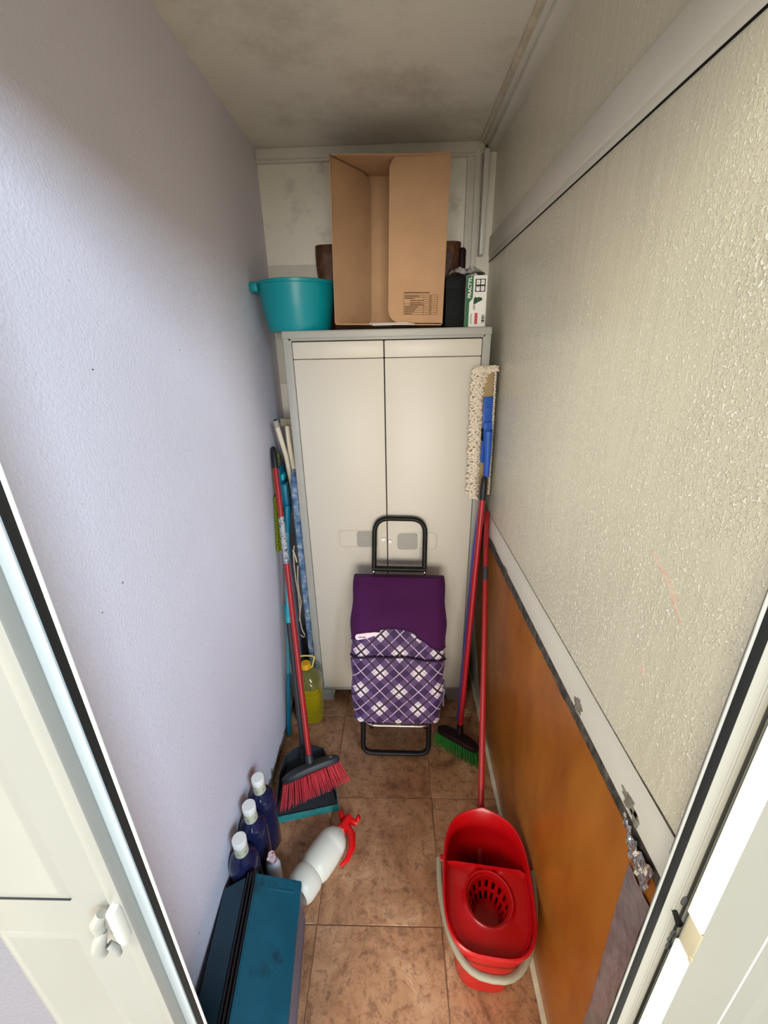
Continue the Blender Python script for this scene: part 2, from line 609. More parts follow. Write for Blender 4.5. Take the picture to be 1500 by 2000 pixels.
def text_mesh(txt, size, T, depth=0.0004, bold=0.0):
    cu = bpy.data.curves.new('txt', 'FONT')
    cu.body = txt
    cu.size = size
    cu.extrude = depth
    cu.offset = bold
    cu.align_x = 'CENTER'
    cu.align_y = 'CENTER'
    cu.resolution_u = 3
    o = bpy.data.objects.new('txt', cu)
    COL.objects.link(o)
    dg = bpy.context.evaluated_depsgraph_get()
    me = bpy.data.meshes.new_from_object(o.evaluated_get(dg))
    mb = MB().add([v.co[:] for v in me.vertices], [tuple(p.vertices) for p in me.polygons], T)
    bpy.data.objects.remove(o)
    bpy.data.curves.remove(cu)
    bpy.data.meshes.remove(me)
    return mb


# ------------------------------------------------------------------ the room
XL, XR, YB, ZC = -0.545, 0.405, 2.04, 2.488
struct(MB().box(XL - 0.1, XL, 0.395, YB + 0.08, -0.05, 2.6).obj('wall_left', M['left']), 'lilac roller-painted wall on the left of the narrow closet')
struct(MB().box(XL - 0.1, 0.55, 0.36, YB + 0.08, ZC, 2.6).obj('ceiling', M['ceil']), 'stained off-white plaster ceiling of the closet')
wb = struct(MB().box(XL - 0.1, 0.55, YB, YB + 0.08, -0.05, 2.6).obj('wall_back', M['back']), 'speckled white back wall above the plastic cabinet')
MB().box(XL, 0.36, YB - 0.018, YB, 2.445, ZC, 0.004).box(XL, 0.325, YB - 0.024, YB, 2.440, 2.448, 0.002).obj('top_batten', M['alu'], wb)
MB().box(0.292, 0.330, YB - 0.016, YB, 1.6, 2.446, 0.003).box(0.322, 0.345, YB - 0.024, YB, 1.6, 2.462, 0.004).obj('side_batten', M['alu'], wb)
MB().box(0.352, 0.372, YB - 0.05, YB, 2.10, 2.452, 0.003).obj('corner_batten', M['alu_white'], wb)
MB().box(XL, 0.29, YB - 0.006, YB, 1.6, 2.088, 0.002).obj('lower_panel', M['alu'], wb)

wr = struct(MB().box(XR + 0.012, 0.55, 0.36, YB + 0.08, -0.05, 2.6).obj('wall_right', M['alu']), 'partition wall on the right, framed beaded panels over an orange board')
MB().box(XR, XR + 0.014, 0.38, YB, 1.07, 2.095).obj('beaded_panel', M['bead'], wr)
MB().box(XR + 0.003, XR + 0.014, 0.38, YB, 2.165, 2.49).obj('beaded_panel', M['bead'], wr)
MB().box(XR - 0.006, XR + 0.014, 0.38, YB, 2.100, 2.172, 0.003).box(XR - 0.003, XR + 0.014, 0.38, YB, 2.081, 2.101, 0.003).obj('middle_rail', M['alu'], wr)
MB().box(0.352, XR + 0.014, 0.38, YB, 2.472, 2.489, 0.004).box(0.368, XR + 0.014, 0.38, YB, 2.455, 2.474, 0.004).obj('ceiling_bead', M['alu'], wr)
MB().box(0.335, 0.354, 0.38, YB, 2.478, 2.489, 0.003).obj('ceiling_bead', M['stripw'], wr)
sill = MB().loft([[(XR + 0.014, y, 0.985), (XR - 0.006, y, 0.985), (XR - 0.006, y, 1.040), (XR - 0.003, y, 1.044), (XR - 0.001, y, 1.068), (XR + 0.014, y, 1.07)] for y in (0.38, YB)]).obj('sill_rail', M['alu'], wr)


def ragged(cy, cz, ry, rz, seed, x0, x1, rough=0.35, n=22):
    rnd = random.Random(seed)
    rs = [1 + rough * (rnd.random() * 2 - 1) for _ in range(n)]
    loop = [(cy + ry * rs[k] * math.cos(2 * PI * k / n), cz + rz * rs[k] * math.sin(2 * PI * k / n)) for k in range(n)]
    return MB().loft([[(x0, y, z) for y, z in loop], [(x1, y, z) for y, z in loop]])


for k, (cy, cz, ry, rz) in enumerate(((0.705, 1.003, 0.018, 0.017), (0.492, 1.006, 0.024, 0.014), (0.470, 0.998, 0.012, 0.012), (1.55, 0.990, 0.05, 0.005), (1.34, 0.989, 0.03, 0.004))):
    ragged(cy, cz, ry, rz, k, XR - 0.0066, XR - 0.005).obj('paint_chip', M['chip'], sill)
# lower edge: dark sealant with the gap's shadow painted in, under the sill, drawn with an uneven lower rim
rings = []
for i in range(61):
    y = 0.40 + (YB - 0.40) * i / 60
    zb = 0.950 - 0.024 * (y - 0.4) / 1.6 + random.uniform(-0.004, 0.004)
    rings.append([(XR + 0.014, y, 0.990), (XR - 0.001, y, 0.990), (XR + 0.001, y, 0.972), (XR - 0.001, y, zb), (XR + 0.014, y, zb - 0.002)])
MB().loft(rings).obj('sealant_shadow_strip', M['sealant'], wr)
rings = []
for i in range(61):                              # black rubber line between sill and panel
    y = 0.40 + (YB - 0.40) * i / 60
    t = 0.0016 + 0.004 * max(0, (0.62 - y) / 0.22) ** 2 * random.uniform(0.5, 1.2)
    rings.append([(XR + 0.01, y, 1.069), (XR - 0.0008, y, 1.069), (XR - 0.0008, y, 1.069 + t), (XR + 0.01, y, 1.069 + t)])
MB().loft(rings).obj('joint_line', M['sealant'], wr)
MB().box(XR - 0.0035, XR + 0.01, 0.40, YB, 2.0792, 2.0808).obj('joint_line', M['gasket'], wr)
MB().add([(0.398, 0.39, 0.0), (0.425, YB, 0.0), (0.412, YB, 0.928), (0.402, 0.39, 0.950), (0.43, 0.39, 0.0), (0.44, YB, 0.0), (0.44, YB, 0.928), (0.43, 0.39, 0.950)],
         [(0, 1, 2, 3), (4, 5, 6, 7), (0, 1, 5, 4), (1, 2, 6, 5), (2, 3, 7, 6), (3, 0, 4, 7)]).obj('orange_board', M['board'], wr)
rings = []
for i in range(31):
    y = 0.395 + (YB - 0.395) * i / 30
    xx = 0.400 + 0.024 * (y - 0.395) / 1.645
    xj = random.uniform(-0.0015, 0.0015)
    rings.append([(xx + 0.01, y, 0), (xx - 0.007 + xj, y, 0), (xx - 0.014 + xj, y, 0.012), (xx + 0.002, y, 0.020), (xx + 0.01, y, 0.020)])
MB().loft(rings).obj('floor_strip', M['stripw'], wr)
# reflective tape down the end of the board, with torn crumpled ends
rnd = random.Random(5)
rows = []
for i in range(25):
    z = 0.30 + 0.61 * i / 24
    yb_ = 0.448 + 0.004 * math.sin(z * 9) - 0.035 * max(0, (0.62 - z)) + rnd.uniform(-0.0015, 0.0015)
    rows.append([(0.3968 + rnd.uniform(-0.0012, 0.0008), 0.392 + (yb_ - 0.392) * j / 8, z) for j in range(9)])
mb = MB()
mb.add([p for r in rows for p in r], [(i * 9 + j, i * 9 + j + 1, (i + 1) * 9 + j + 1, (i + 1) * 9 + j) for i in range(24) for j in range(8)])
tape = mb.obj('foil_tape', M['foil'], wr)
rnd = random.Random(9)
rows = []
for i in range(19):
    t = i / 18
    y = 0.402 + 0.085 * t
    hgt = 0.034 * (1 - 0.75 * t) + rnd.uniform(-0.004, 0.004)
    zc = 0.955 - 0.02 * math.sin(t * 3) + 0.03 * t
    rows.append([(0.394 + rnd.uniform(-0.004, 0.002), y, zc + hgt * (j / 6 * 2 - 1)) for j in range(7)])
mb = MB().add([p for r in rows for p in r], [(i * 7 + j, i * 7 + j + 1, (i + 1) * 7 + j + 1, (i + 1) * 7 + j) for i in range(18) for j in range(6)])
mb.obj('torn_foil', M['foil_torn'], wr, angle=10)
# red crayon-like scuffs on the beaded panel
mr = blotch('faded_red_scuff', [(0.46, (222, 208, 188)), (0.62, (224, 172, 160))], 120, 0.5)
for (y0, z0, y1, z1, wd, s) in ((0.60, 1.44, 0.515, 1.40, 0.006, 1), (0.565, 1.425, 0.50, 1.372, 0.004, 2), (0.555, 1.250, 0.545, 1.235, 0.006, 3)):
    rn = random.Random(s)
    st_ = []
    for k in range(10):
        t = k / 9
        e = wd * rn.uniform(0.5, 1.0) * (0.25 + math.sin(PI * t))
        xo = XR - 0.0003 - 0.0003 * s
        st_.append([(xo, y0 + (y1 - y0) * t, z0 + (z1 - z0) * t + e), (xo, y0 + (y1 - y0) * t, z0 + (z1 - z0) * t - e),
                    (XR + 0.001, y0 + (y1 - y0) * t, z0 + (z1 - z0) * t - e), (XR + 0.001, y0 + (y1 - y0) * t, z0 + (z1 - z0) * t + e)])
    MB().loft(st_).obj('red_scuff', mr, wr)

# front wall with the doorway we look through
struct(MB().box(-1.6, -0.40, 0.36, 0.395, -0.05, 2.6).box(0.40, 1.6, 0.362, 0.395, -0.05, 2.6).box(-0.40, 0.40, 0.36, 0.395, 2.16, 2.6)
       .obj('wall_front', M['outer']), 'plastered outer wall round the doorway, seen past the left leaf')

# floor with separate tiles
fl = struct(MB().box(XL - 0.05, 0.5, 0.2, YB + 0.05, -0.06, -0.003).obj('floor', M['grout']), 'floor of marbled brown ceramic tiles in square grid')
xs = [XL - 0.02, -0.271, 0.137, 0.45]
ys = [0.22, 0.345, 0.757, 1.170, 1.582, YB]
for j in range(len(ys) - 1):
    for i in range(3):
        g = 0.0016
        MB().box(xs[i] + g, xs[i + 1] - g, ys[j] + g, ys[j + 1] - g, -0.012, 0.0, 0.0012, 1).obj('tile', M['tile'], fl)
struct(MB().box(-8, 8, -16, 0.2, -0.08, -0.02).obj('ground', M['ground']), 'paved ground outside the doorway')

# ------------------------------------------------------------------ door frame and leaves
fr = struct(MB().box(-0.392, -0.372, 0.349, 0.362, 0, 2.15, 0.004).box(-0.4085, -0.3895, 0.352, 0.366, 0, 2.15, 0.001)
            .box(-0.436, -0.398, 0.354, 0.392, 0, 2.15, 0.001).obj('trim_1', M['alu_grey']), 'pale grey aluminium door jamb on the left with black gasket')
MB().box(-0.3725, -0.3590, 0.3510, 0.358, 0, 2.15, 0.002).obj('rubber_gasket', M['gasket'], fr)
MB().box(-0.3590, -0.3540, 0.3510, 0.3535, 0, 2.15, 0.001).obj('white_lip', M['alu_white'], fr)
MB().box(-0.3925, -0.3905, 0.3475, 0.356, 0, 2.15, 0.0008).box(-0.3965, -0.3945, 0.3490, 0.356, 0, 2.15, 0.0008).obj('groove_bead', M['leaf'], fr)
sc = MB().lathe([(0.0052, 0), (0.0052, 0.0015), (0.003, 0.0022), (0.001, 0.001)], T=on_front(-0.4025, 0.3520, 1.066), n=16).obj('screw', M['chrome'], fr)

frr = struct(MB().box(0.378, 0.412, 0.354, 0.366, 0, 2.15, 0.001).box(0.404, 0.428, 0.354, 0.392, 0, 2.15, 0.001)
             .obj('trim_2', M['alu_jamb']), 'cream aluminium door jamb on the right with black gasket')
MB().box(0.3645, 0.3785, 0.3538, 0.359, 0, 2.15, 0.001).obj('rubber_gasket', M['gasket'], frr)
MB().box(0.3605, 0.3645, 0.3532, 0.3550, 0, 2.15, 0.0006).obj('white_lip', M['leaf'], frr)
MB().box(0.3925, 0.3945, 0.3534, 0.357, 0, 2.15, 0.0004).box(0.3965, 0.3985, 0.3534, 0.357, 0, 2.15, 0.0004).obj('groove_bead', M['leaf'], frr)
for zz, xx, hw, hh in ((1.008, 0.4035, 0.0042, 0.0105), (0.924, 0.4075, 0.0042, 0.0105), (0.910, 0.4045, 0.0022, 0.006), (0.892, 0.4080, 0.0042, 0.0105)):
    MB().prism([(hw * math.cos(2 * PI * k / 14), hh * math.sin(2 * PI * k / 14)) for k in range(14)], 0, 0.0012, on_front(xx, 0.3542, zz)).obj('screw_hole', M['charcoal'], frr)
MB().prism([(-0.012, 0.030), (-0.005, 0.031), (0.012, -0.004), (0.010, -0.012), (0.004, -0.010)], 0, 0.0014, on_front(0.4035, 0.3540, 0.955)).obj('latch_slot', M['gasket'], frr)

# left leaf, folded back flat against the outer wall
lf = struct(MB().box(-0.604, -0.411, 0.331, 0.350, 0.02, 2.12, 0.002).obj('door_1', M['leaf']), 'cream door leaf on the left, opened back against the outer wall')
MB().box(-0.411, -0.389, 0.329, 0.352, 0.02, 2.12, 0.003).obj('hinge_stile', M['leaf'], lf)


def frame_panel(x0, x1, z0, z1, y, wd, parent, mk='leaf'):
    mb = MB()
    o = [(x0, z0), (x1, z0), (x1, z1), (x0, z1)]
    i_ = [(x0 + wd, z0 + wd), (x1 - wd, z0 + wd), (x1 - wd, z1 - wd), (x0 + wd, z1 - wd)]
    ii = [(x0 + wd * 1.6, z0 + wd * 1.6), (x1 - wd * 1.6, z0 + wd * 1.6), (x1 - wd * 1.6, z1 - wd * 1.6), (x0 + wd * 1.6, z1 - wd * 1.6)]
    mb.loft([[(a, y, b) for a, b in o], [(a, y - 0.003, b) for a, b in i_], [(a, y - 0.0015, b) for a, b in ii]], cap0=False)
    return mb.obj('raised_panel', M[mk], parent)


frame_panel(-0.598, -0.461, 1.034, 1.95, 0.331, 0.010, lf)
frame_panel(-0.598, -0.466, 0.16, 0.948, 0.331, 0.010, lf)
MB().box(-0.598, -0.4615, 0.3285, 0.332, 1.0335, 1.0352).obj('panel_joint', M['charcoal'], lf)
hg = MB().box(-0.407, -0.393, 0.315, 0.331, 0.950, 1.028, 0.004, T=None).obj('hinge', M['alu'], lf)
MB().tube([(-0.411, 0.318, 1.028), (-0.418, 0.313, 1.015), (-0.416, 0.311, 1.0)], [0.007, 0.009, 0.007], 10).tube(
    [(-0.414, 0.314, 0.995), (-0.420, 0.309, 0.982), (-0.426, 0.308, 0.965), (-0.424, 0.309, 0.948)], [0.005, 0.009, 0.010, 0.007], 10).tube(
    [(-0.414, 0.312, 0.965), (-0.406, 0.311, 0.955), (-0.405, 0.311, 0.942)], [0.005, 0.006, 0.005], 10).obj('hinge_knuckle', M['leaf'], hg)
# right leaf
rf = struct(MB().box(0.4125, 0.70, 0.3225, 0.350, 0.02, 2.12, 0.002).obj('door_2', M['leaf_r']), 'door leaf on the right, shade and sunlit edge painted in its colours, opened outwards')
MB().box(0.408, 0.4135, 0.3228, 0.349, 0.02, 0.925, 0.001).obj('edge_strip', M['alu_white'], rf)  # whiter than the leaf: sunlight on this edge painted in
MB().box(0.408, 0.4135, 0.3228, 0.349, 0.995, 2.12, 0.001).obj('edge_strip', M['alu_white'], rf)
MB().box(0.498, 0.5005, 0.3221, 0.3235, 0.1, 2.0).obj('panel_bead', M['alu'], rf)
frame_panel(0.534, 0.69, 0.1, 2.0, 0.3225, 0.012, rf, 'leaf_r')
MB().box(0.4105, 0.4145, 0.3215, 0.346, 0.930, 0.992, 0.0015).box(0.4095, 0.4135, 0.3200, 0.326, 0.926, 0.938, 0.0015).obj('latch_keeper', M['handle'], rf)  # darker grey-beige paints the shade inside the edge recess

# ------------------------------------------------------------------ cabinet
X0, X1, YF = -0.426, 0.362, 1.69
cb = thing('storage_cabinet', 'tall grey plastic utility cabinet with two ivory doors against the back wall', 'cabinet', (-0.03, 1.86, 0))
MB().box(X0, X0 + 0.02, YF + 0.012, YB - 0.02, 0.0, 1.80, 0.004).box(X1 - 0.02, X1, YF + 0.012, YB - 0.02, 0, 1.80, 0.004).box(X0, X1, YB - 0.03, YB - 0.02, 0.03, 1.8).box(
    X0 + 0.01, X1 - 0.01, YF + 0.02, YB - 0.02, 0.075, 0.095).obj('carcass', M['cab_grey'], cb)
MB().box(X0 - 0.002, X1 + 0.002, YF - 0.004, YB - 0.02, 1.786, 1.815, 0.006, 3).obj('top_panel', M['cab_grey'], cb)
mb = MB().box(X0, -0.392, YF, YF + 0.03, 0.07, 1.80, 0.004).box(0.330, X1, YF, YF + 0.03, 0.07, 1.80, 0.004).box(X0 + 0.02, X1 - 0.02, YF, YF + 0.03, 1.778, 1.80, 0.003)
mb.box(X0 + 0.02, X1 - 0.02, YF, YF + 0.03, 0.066, 0.092, 0.003)
mb.box(X0 + 0.02, X1 - 0.02, YF - 0.0015, YF + 0.02, 1.790, 1.794, 0.0015)
mb.obj('front_frame', M['cab_grey'], cb)
for s, xa, xb in ((1, X0, -0.345), (-1, X1, 0.262)):
    T = on_front(0, YF + 0.05, 0)
    MB().prism([(xa, 0), (xb, 0), (xb + s * 0.016, 0.072), (xa, 0.072)], 0.0, 0.05, T).obj('foot', M['cab_grey'], cb)
    MB().box(min(xa, xb), max(xa, xb), YB - 0.1, YB - 0.03, 0, 0.075).obj('foot', M['cab_grey'], cb)
dl = MB().box(-0.389, -0.0425, YF - 0.010, YF + 0.02, 0.095, 1.7125, 0.004).box(-0.389, -0.0425, YF - 0.010, YF + 0.02, 1.7140, 1.775, 0.004).obj('door', M['cab_door'], cb)
dr_ = MB().box(-0.0390, 0.3270, YF - 0.010, YF + 0.02, 0.095, 1.7125, 0.004).box(-0.0390, 0.3270, YF - 0.010, YF + 0.02, 1.7140, 1.775, 0.004).obj('door', M['cab_door'], cb)
MB().box(-0.391, 0.329, YF + 0.004, YF + 0.025, 0.092, 1.777).obj('door_gap', M['gasket'], cb)
YD = YF - 0.010


def handle(xa, xb, za, zb, sx0, sx1, door):
    cx, cz = (xa + xb) / 2, (za + zb) / 2
    lp = rrect((xb - xa) / 2, (zb - za) / 2, 0.018, 5, cx, cz)
    MB().tube([(a, YD - 0.0005, b) for a, b in lp], 0.0035, 8, closed=True).obj('handle_rim', M['cab_door'], door)
    MB().prism(rrect((sx1 - sx0) / 2, (zb - za) / 2 - 0.002, 0.014, 5, (sx0 + sx1) / 2, cz), 0, 0.006, on_front(0, YD, 0)).obj('handle', M['slider'], door)


handle(-0.256, -0.086, 0.914, 0.994, -0.176, -0.088, dl)
handle(0.004, 0.179, 0.900, 0.981, 0.005, 0.094, dr_)
MB().box(-0.070, -0.0475, YD - 0.008, YD + 0.001, 0.943, 0.960, 0.004).obj('hasp', M['white'], dl)
MB().box(-0.0375, -0.020, YD - 0.008, YD + 0.001, 0.932, 0.949, 0.004).obj('hasp', M['white'], dr_)
ZT = 1.8152

# ------------------------------------------------------------------ on top of the cabinet
bs = thing('wash_basin', 'turquoise round plastic basin on the cabinet beside the cardboard carton', 'basin', (-0.380, 1.812, ZT))
prof = [(0.0, 0.004), (0.110, 0.0), (0.119, 0.0), (0.121, 0.006), (0.124, 0.012), (0.126, 0.022), (0.133, 0.060), (0.141, 0.110), (0.1455, 0.150), (0.147, 0.160), (0.1505, 0.162), (0.1505, 0.172), (0.147, 0.174),
        (0.143, 0.170), (0.137, 0.110), (0.128, 0.060), (0.116, 0.012), (0.0, 0.010)]
MB().lathe(prof, (-0.380, 1.812, ZT), 56, cap0=False, cap1=False).obj('bowl', M['teal'], bs)
MB().box(-0.5435, -0.512, 1.735, 1.840, ZT + 0.138, ZT + 0.172, 0.006, 3).obj('handle', M['teal'], bs)

ct = thing('cardboard_carton', 'open brown cardboard carton lying on its side on top of the cabinet', 'carton', (-0.022, 1.79, ZT))
TC = Matrix.Translation((0.178, 1.70, ZT + 0.004)) @ Matrix.Rotation(math.radians(1.4), 4, 'Y') @ Matrix.Translation((-0.178, -1.70, -ZT - 0.004))
ca, cbx, cz0, cz1, cy0, cy1 = -0.224, 0.178, ZT + 0.008, 2.338, 1.70, 1.885
t = 0.004
MB().box(ca, ca + t, cy0, cy1, cz0, cz1).box(cbx - t, cbx, cy0, cy1, cz0, cz1).box(ca, cbx, cy0, cy1, cz1 - t, cz1).box(ca, cbx, cy0, cy1, cz0, cz0 + t).box(ca, cbx, cy1 - t, cy1, cz0, cz1).xform(TC).obj('box_body', M['card'], ct)


def flap(length, h, r, name, T):
    pts = [(0, 0)]
    pts += [(length - r + r * math.sin(a), r - r * math.cos(a)) for a in [PI / 2 * k / 8 for k in range(9)]]
    pts += [(length - r + r * math.cos(a), h - r + r * math.sin(a)) for a in [PI / 2 * k / 8 for k in range(9)]]
    pts += [(0, h)]
    return MB().prism(pts, 0, t, TC @ T).obj(name, M['card'], ct)


TLf = Matrix.Translation((ca + t + 0.001, cy0 + 0.001, cz0 + t)) @ Matrix.Rotation(math.radians(54), 4, 'Z') @ XZ
flap(0.20, cz1 - cz0 - 0.012, 0.045, 'flap', TLf)
TRf = Matrix.Translation((cbx, cy0 - 0.001, cz0 + 0.008)) @ Matrix.Rotation(math.radians(176), 4, 'Z') @ XZ
flr = flap(0.203, cz1 - cz0 - 0.004, 0.045, 'flap', TRf)
# printed table on the right flap (flap-local: u from hinge leftwards, v up)
pr = MB()


def bar(u0, u1, v0, v1):
    pr.add([(u0, v0, -0.0004), (u1, v0, -0.0004), (u1, v1, -0.0004), (u0, v1, -0.0004)], [(0, 1, 2, 3)], TC @ TRf)


ua, ub, va, vb_ = 0.022, 0.146, 0.028, 0.093
lw = 0.0011
for u in (ua, 0.072, ub):
    bar(u - lw / 2, u + lw / 2, va, vb_)
nr = 9
rn = random.Random(3)
for k in range(nr + 1):
    v = va + (vb_ - va) * k / nr
    if k in (6, 7):
        bar(ua, 0.070, v - lw / 2, v + lw / 2)
    else:
        bar(ua, ub, v - lw / 2, v + lw / 2)
for k in range(nr):
    v = va + (vb_ - va) * (k + 0.5) / nr
    u = ub - 0.004 - (0.02 if 3 < k < 7 else 0)
    end = u - rn.uniform(0.02, 0.05)
    while u > end:
        wd = rn.uniform(0.002, 0.005)
        bar(u - wd, u, v - 0.0016, v + 0.0016)
        u -= wd + 0.0008
    u = 0.052
    for _ in range(3):
        wd = rn.uniform(0.0015, 0.003)
        bar(u - wd, u, v - 0.0016, v + 0.0016)
        u -= wd + 0.0008
u = ub
while u > 0.052:
    wd = rn.uniform(0.002, 0.0045)
    bar(u - wd, u, 0.0985, 0.1025)
    u -= wd + 0.0006
pr.obj('printed_table', M['print'], flr)
for k, (dx, dy, dz, rot, lb) in enumerate(((0, 0, 0, 0.10, 'lower white paper sheet in the mouth of the carton, under the flap'), (-0.012, 0.014, 0.0052, 0.03, 'upper white paper sheet in the mouth of the carton'))):
    o = MB().box(-0.085 + dx, 0.075 + dx, 1.694 + dy, 1.82, cz0 + t + 0.0006 + dz, cz0 + t + 0.0040 + dz, 0.001, 1).obj('paper_sheet', M['paper'])
    tag(o, lb, 'paper', 'papers in the carton')

bg_ = thing('leather_bag', 'worn brown leather bag lying behind the cardboard carton on the cabinet', 'bag', (-0.02, 1.955, ZT))
rings = []
for k in range(15):
    s = k / 14
    z = ZT + 0.002 + 0.325 * s
    e = min(1.0, 1 - 0.22 * max(0, (abs(s - 0.5) - 0.38) / 0.12) ** 2)
    hw = (0.245 + 0.055 * math.sin(min(1, s * 1.15) * PI / 2)) * (0.985 + 0.015 * e)
    rings.append([(-0.025 + x, 1.982 + y * e, z) for x, y in rrect(hw, 0.050, 0.046, 6)])
MB().loft(rings).obj('bag_body', M['leather'], bg_)
for xx, mm in ((-0.302, M['leather']), (0.25, M['leather_dark'])):
    mb = MB()
    rr = []
    for dx in (-0.010, 0.010):
        rr.append([(xx + dx + (0.03 if xx < 0 else -0.03) * (1 - min(1, (z / 0.16 + 1) * 0.7)), 1.991 + y, ZT + 0.166 + z) for y, z in rrect(0.042, 0.163, 0.03, 5)])
    mb.loft(rr)
    mb.obj('end_band', mm, bg_)
MB().box(0.262, 0.292, 1.94, 2.01, ZT + 0.19, ZT + 0.305, 0.012, 3).obj('side_pocket', M['leather_dark'], bg_)
MB().tube([(0.215, 1.928, ZT + 0.17), (0.225, 1.927, ZT + 0.22), (0.238, 1.927, ZT + 0.235), (0.248, 1.930, ZT + 0.28), (0.252, 1.935, ZT + 0.31)], 0.0045, 8).obj('strap', M['leather'], bg_)

o = thing('black_box', 'black card box standing on the cabinet next to the sprayer carton', 'box', (0.22, 1.79, ZT))
MB().box(0.190, 0.2605, 1.722, 1.87, ZT, ZT + 0.171, 0.003).obj('box_body', M['blackbox'], o)
MB().box(0.1885, 0.2612, 1.720, 1.872, ZT + 0.128, ZT + 0.1725, 0.003).obj('lid', M['blackbox'], o)
rn = random.Random(12)
hs = [[rn.uniform(0, 0.022) for _ in range(11)] for _ in range(7)]
mb = MB()
vsx = [(0.205 + 0.013 * i, 1.735 + 0.02 * j, ZT + 0.1765 + (0.012 + hs[j][i] * 1.1) * min(1.0, 0.35 + 0.4 * j) * (1 if 0 < i < 10 else 0.3)) for j in range(7) for i in range(11)]
fsx = [(j * 11 + i, j * 11 + i + 1, (j + 1) * 11 + i + 1, (j + 1) * 11 + i) for j in range(6) for i in range(10)]
mb.add(vsx, fsx)
mb.add([(a, b, c - 0.0016) for a, b, c in vsx], fsx)
tag(mb.obj('plastic_wrapper', M['wrap'], angle=15), 'crumpled grey plastic wrapper on top of the black box and white carton', 'wrapper')

sp = thing('sprayer_carton', 'narrow white and green sprayer carton at the cabinet top corner by the beaded wall', 'carton', (0.303, 1.78, ZT))
bx0, bx1, byf, bz0, bz1 = 0.2635, 0.340, 1.718, ZT, ZT + 0.172
MB().box(bx0, bx1, byf, byf + 0.13, bz0, bz1, 0.0012, 1).obj('carton_body', M['whitebox'], sp)
W_, H_ = bx1 - bx0, bz1 - bz0
TF = on_front(bx0, byf, bz0)
MB().prism([(0.0003, 0.001), (0.014, 0.001), (0.014, 0.083), (0.026, 0.098), (0.026, H_ - 0.001), (0.0003, H_ - 0.001)], 0.0001, 0.0005, TF).obj('green_band', M['green'], sp)
text_mesh('PRACTYL', 0.0165, TF @ Matrix.Translation((0.0140, 0.1325, 0.0010)) @ Matrix.Rotation(PI / 2, 4, 'Z'), 0.0003, 0.0005).obj('lettering', M['whitebox'], sp)
lg = MB().prism([(0.033, 0.118), (0.070, 0.118), (0.070, 0.160), (0.033, 0.160)], 0.0002, 0.0006, TF).obj('logo', M['ink'], sp)
mb = MB()
for (cx, cy) in ((0.0432, 0.1285), (0.0600, 0.1285), (0.0432, 0.1495), (0.0600, 0.1495)):
    mb.prism(rrect(0.0064, 0.0078, 0.002, 3, cx, cy), 0.0004, 0.0010, TF)
mb.obj('logo_cells', M['whitebox'], lg)
mb = MB()
mb.prism([(0.0410, 0.137), (0.0432, 0.130), (0.0454, 0.137)], 0.0008, 0.0013, TF)
mb.prism([(0.0575, 0.1515), (0.0600, 0.1480), (0.0635, 0.1525), (0.0600, 0.1505)], 0.0008, 0.0013, TF)
mb.prism([(0.0415, 0.144), (0.0428, 0.144), (0.0428, 0.154), (0.0415, 0.152)], 0.0008, 0.0013, TF)
mb.prism([(0.0592, 0.123), (0.0602, 0.123), (0.0602, 0.128), (0.0592, 0.128)], 0.0008, 0.0013, TF)
mb.prism([(0.0592, 0.130), (0.0602, 0.130), (0.0602, 0.1345), (0.0592, 0.1345)], 0.0008, 0.0013, TF)
mb.obj('logo_marks', M['ink'], lg)
MB().prism([(0.029, 0.078), (0.036, 0.078), (0.044, 0.083), (0.060, 0.090), (0.062, 0.094), (0.058, 0.099), (0.048, 0.101), (0.040, 0.099), (0.036, 0.103), (0.030, 0.096)], 0.0002, 0.0006, TF).obj('sprayer_picture', M['green_d'], sp)
mb = MB()
mb.prism([(0.0285, 0.064), (0.0335, 0.055), (0.0365, 0.064), (0.035, 0.077), (0.029, 0.077)], 0.0002, 0.0006, TF).obj('picture_nozzle', M['slider'], sp)
MB().prism([(0.036, 0.010), (0.047, 0.010), (0.047, 0.048), (0.036, 0.048)], 0.0002, 0.0006, TF).obj('red_label', M['redprint'], sp)
mb = MB()
m2 = MB()
for k, v in enumerate((0.014, 0.018, 0.0205, 0.025, 0.0275, 0.0315, 0.034, 0.0385)):
    mb.prism([(0.062, v), (0.073, v), (0.073, v + 0.0016 + 0.0008 * (k % 3)), (0.062, v + 0.0016 + 0.0008 * (k % 3))], 0.0002, 0.0006, TF)
for k in range(14):
    v = 0.012 + 0.0025 * k
    m2.prism([(0.020 + 0.001 * (k % 2), v), (0.027 - 0.001 * (k % 3), v), (0.027 - 0.001 * (k % 3), v + 0.0011), (0.020 + 0.001 * (k % 2), v + 0.0011)], 0.0002, 0.0006, TF)
mb.obj('barcode', M['ink'], sp)
m2.obj('small_print', M['ink'], sp)

# ------------------------------------------------------------------ shopping trolley
TT = Matrix.Translation((-0.013, 1.362, 0.0)) @ Matrix.Rotation(math.radians(1.6), 4, 'Y') @ Matrix.Rotation(math.radians(-15.6), 4, 'X')
tr = thing('shopping_trolley', 'purple plaid shopping trolley leaning on the cabinet doors', 'trolley', (-0.013, 1.45, 0))
MB().tube(arc_path([(-0.150, 0.0, 0.33), (-0.150, 0, 0.0135), (0.150, 0, 0.0135), (0.150, 0, 0.33)], 0.045), 0.0115, 14, T=TT).obj('foot_loop', M['tube'], tr)
hd = MB().tube(arc_path([(-0.110, 0, 0.88), (-0.110, 0, 1.100), (0.110, 0, 1.100), (0.110, 0, 0.88)], 0.065, 8), 0.0105, 14, T=TT).obj('handle', M['tube'], tr)
MB().tube([(-0.118, 0, 0.878), (0.118, 0, 0.878)], 0.0125, 14, T=TT).obj('handle_crossbar', M['tube'], hd)
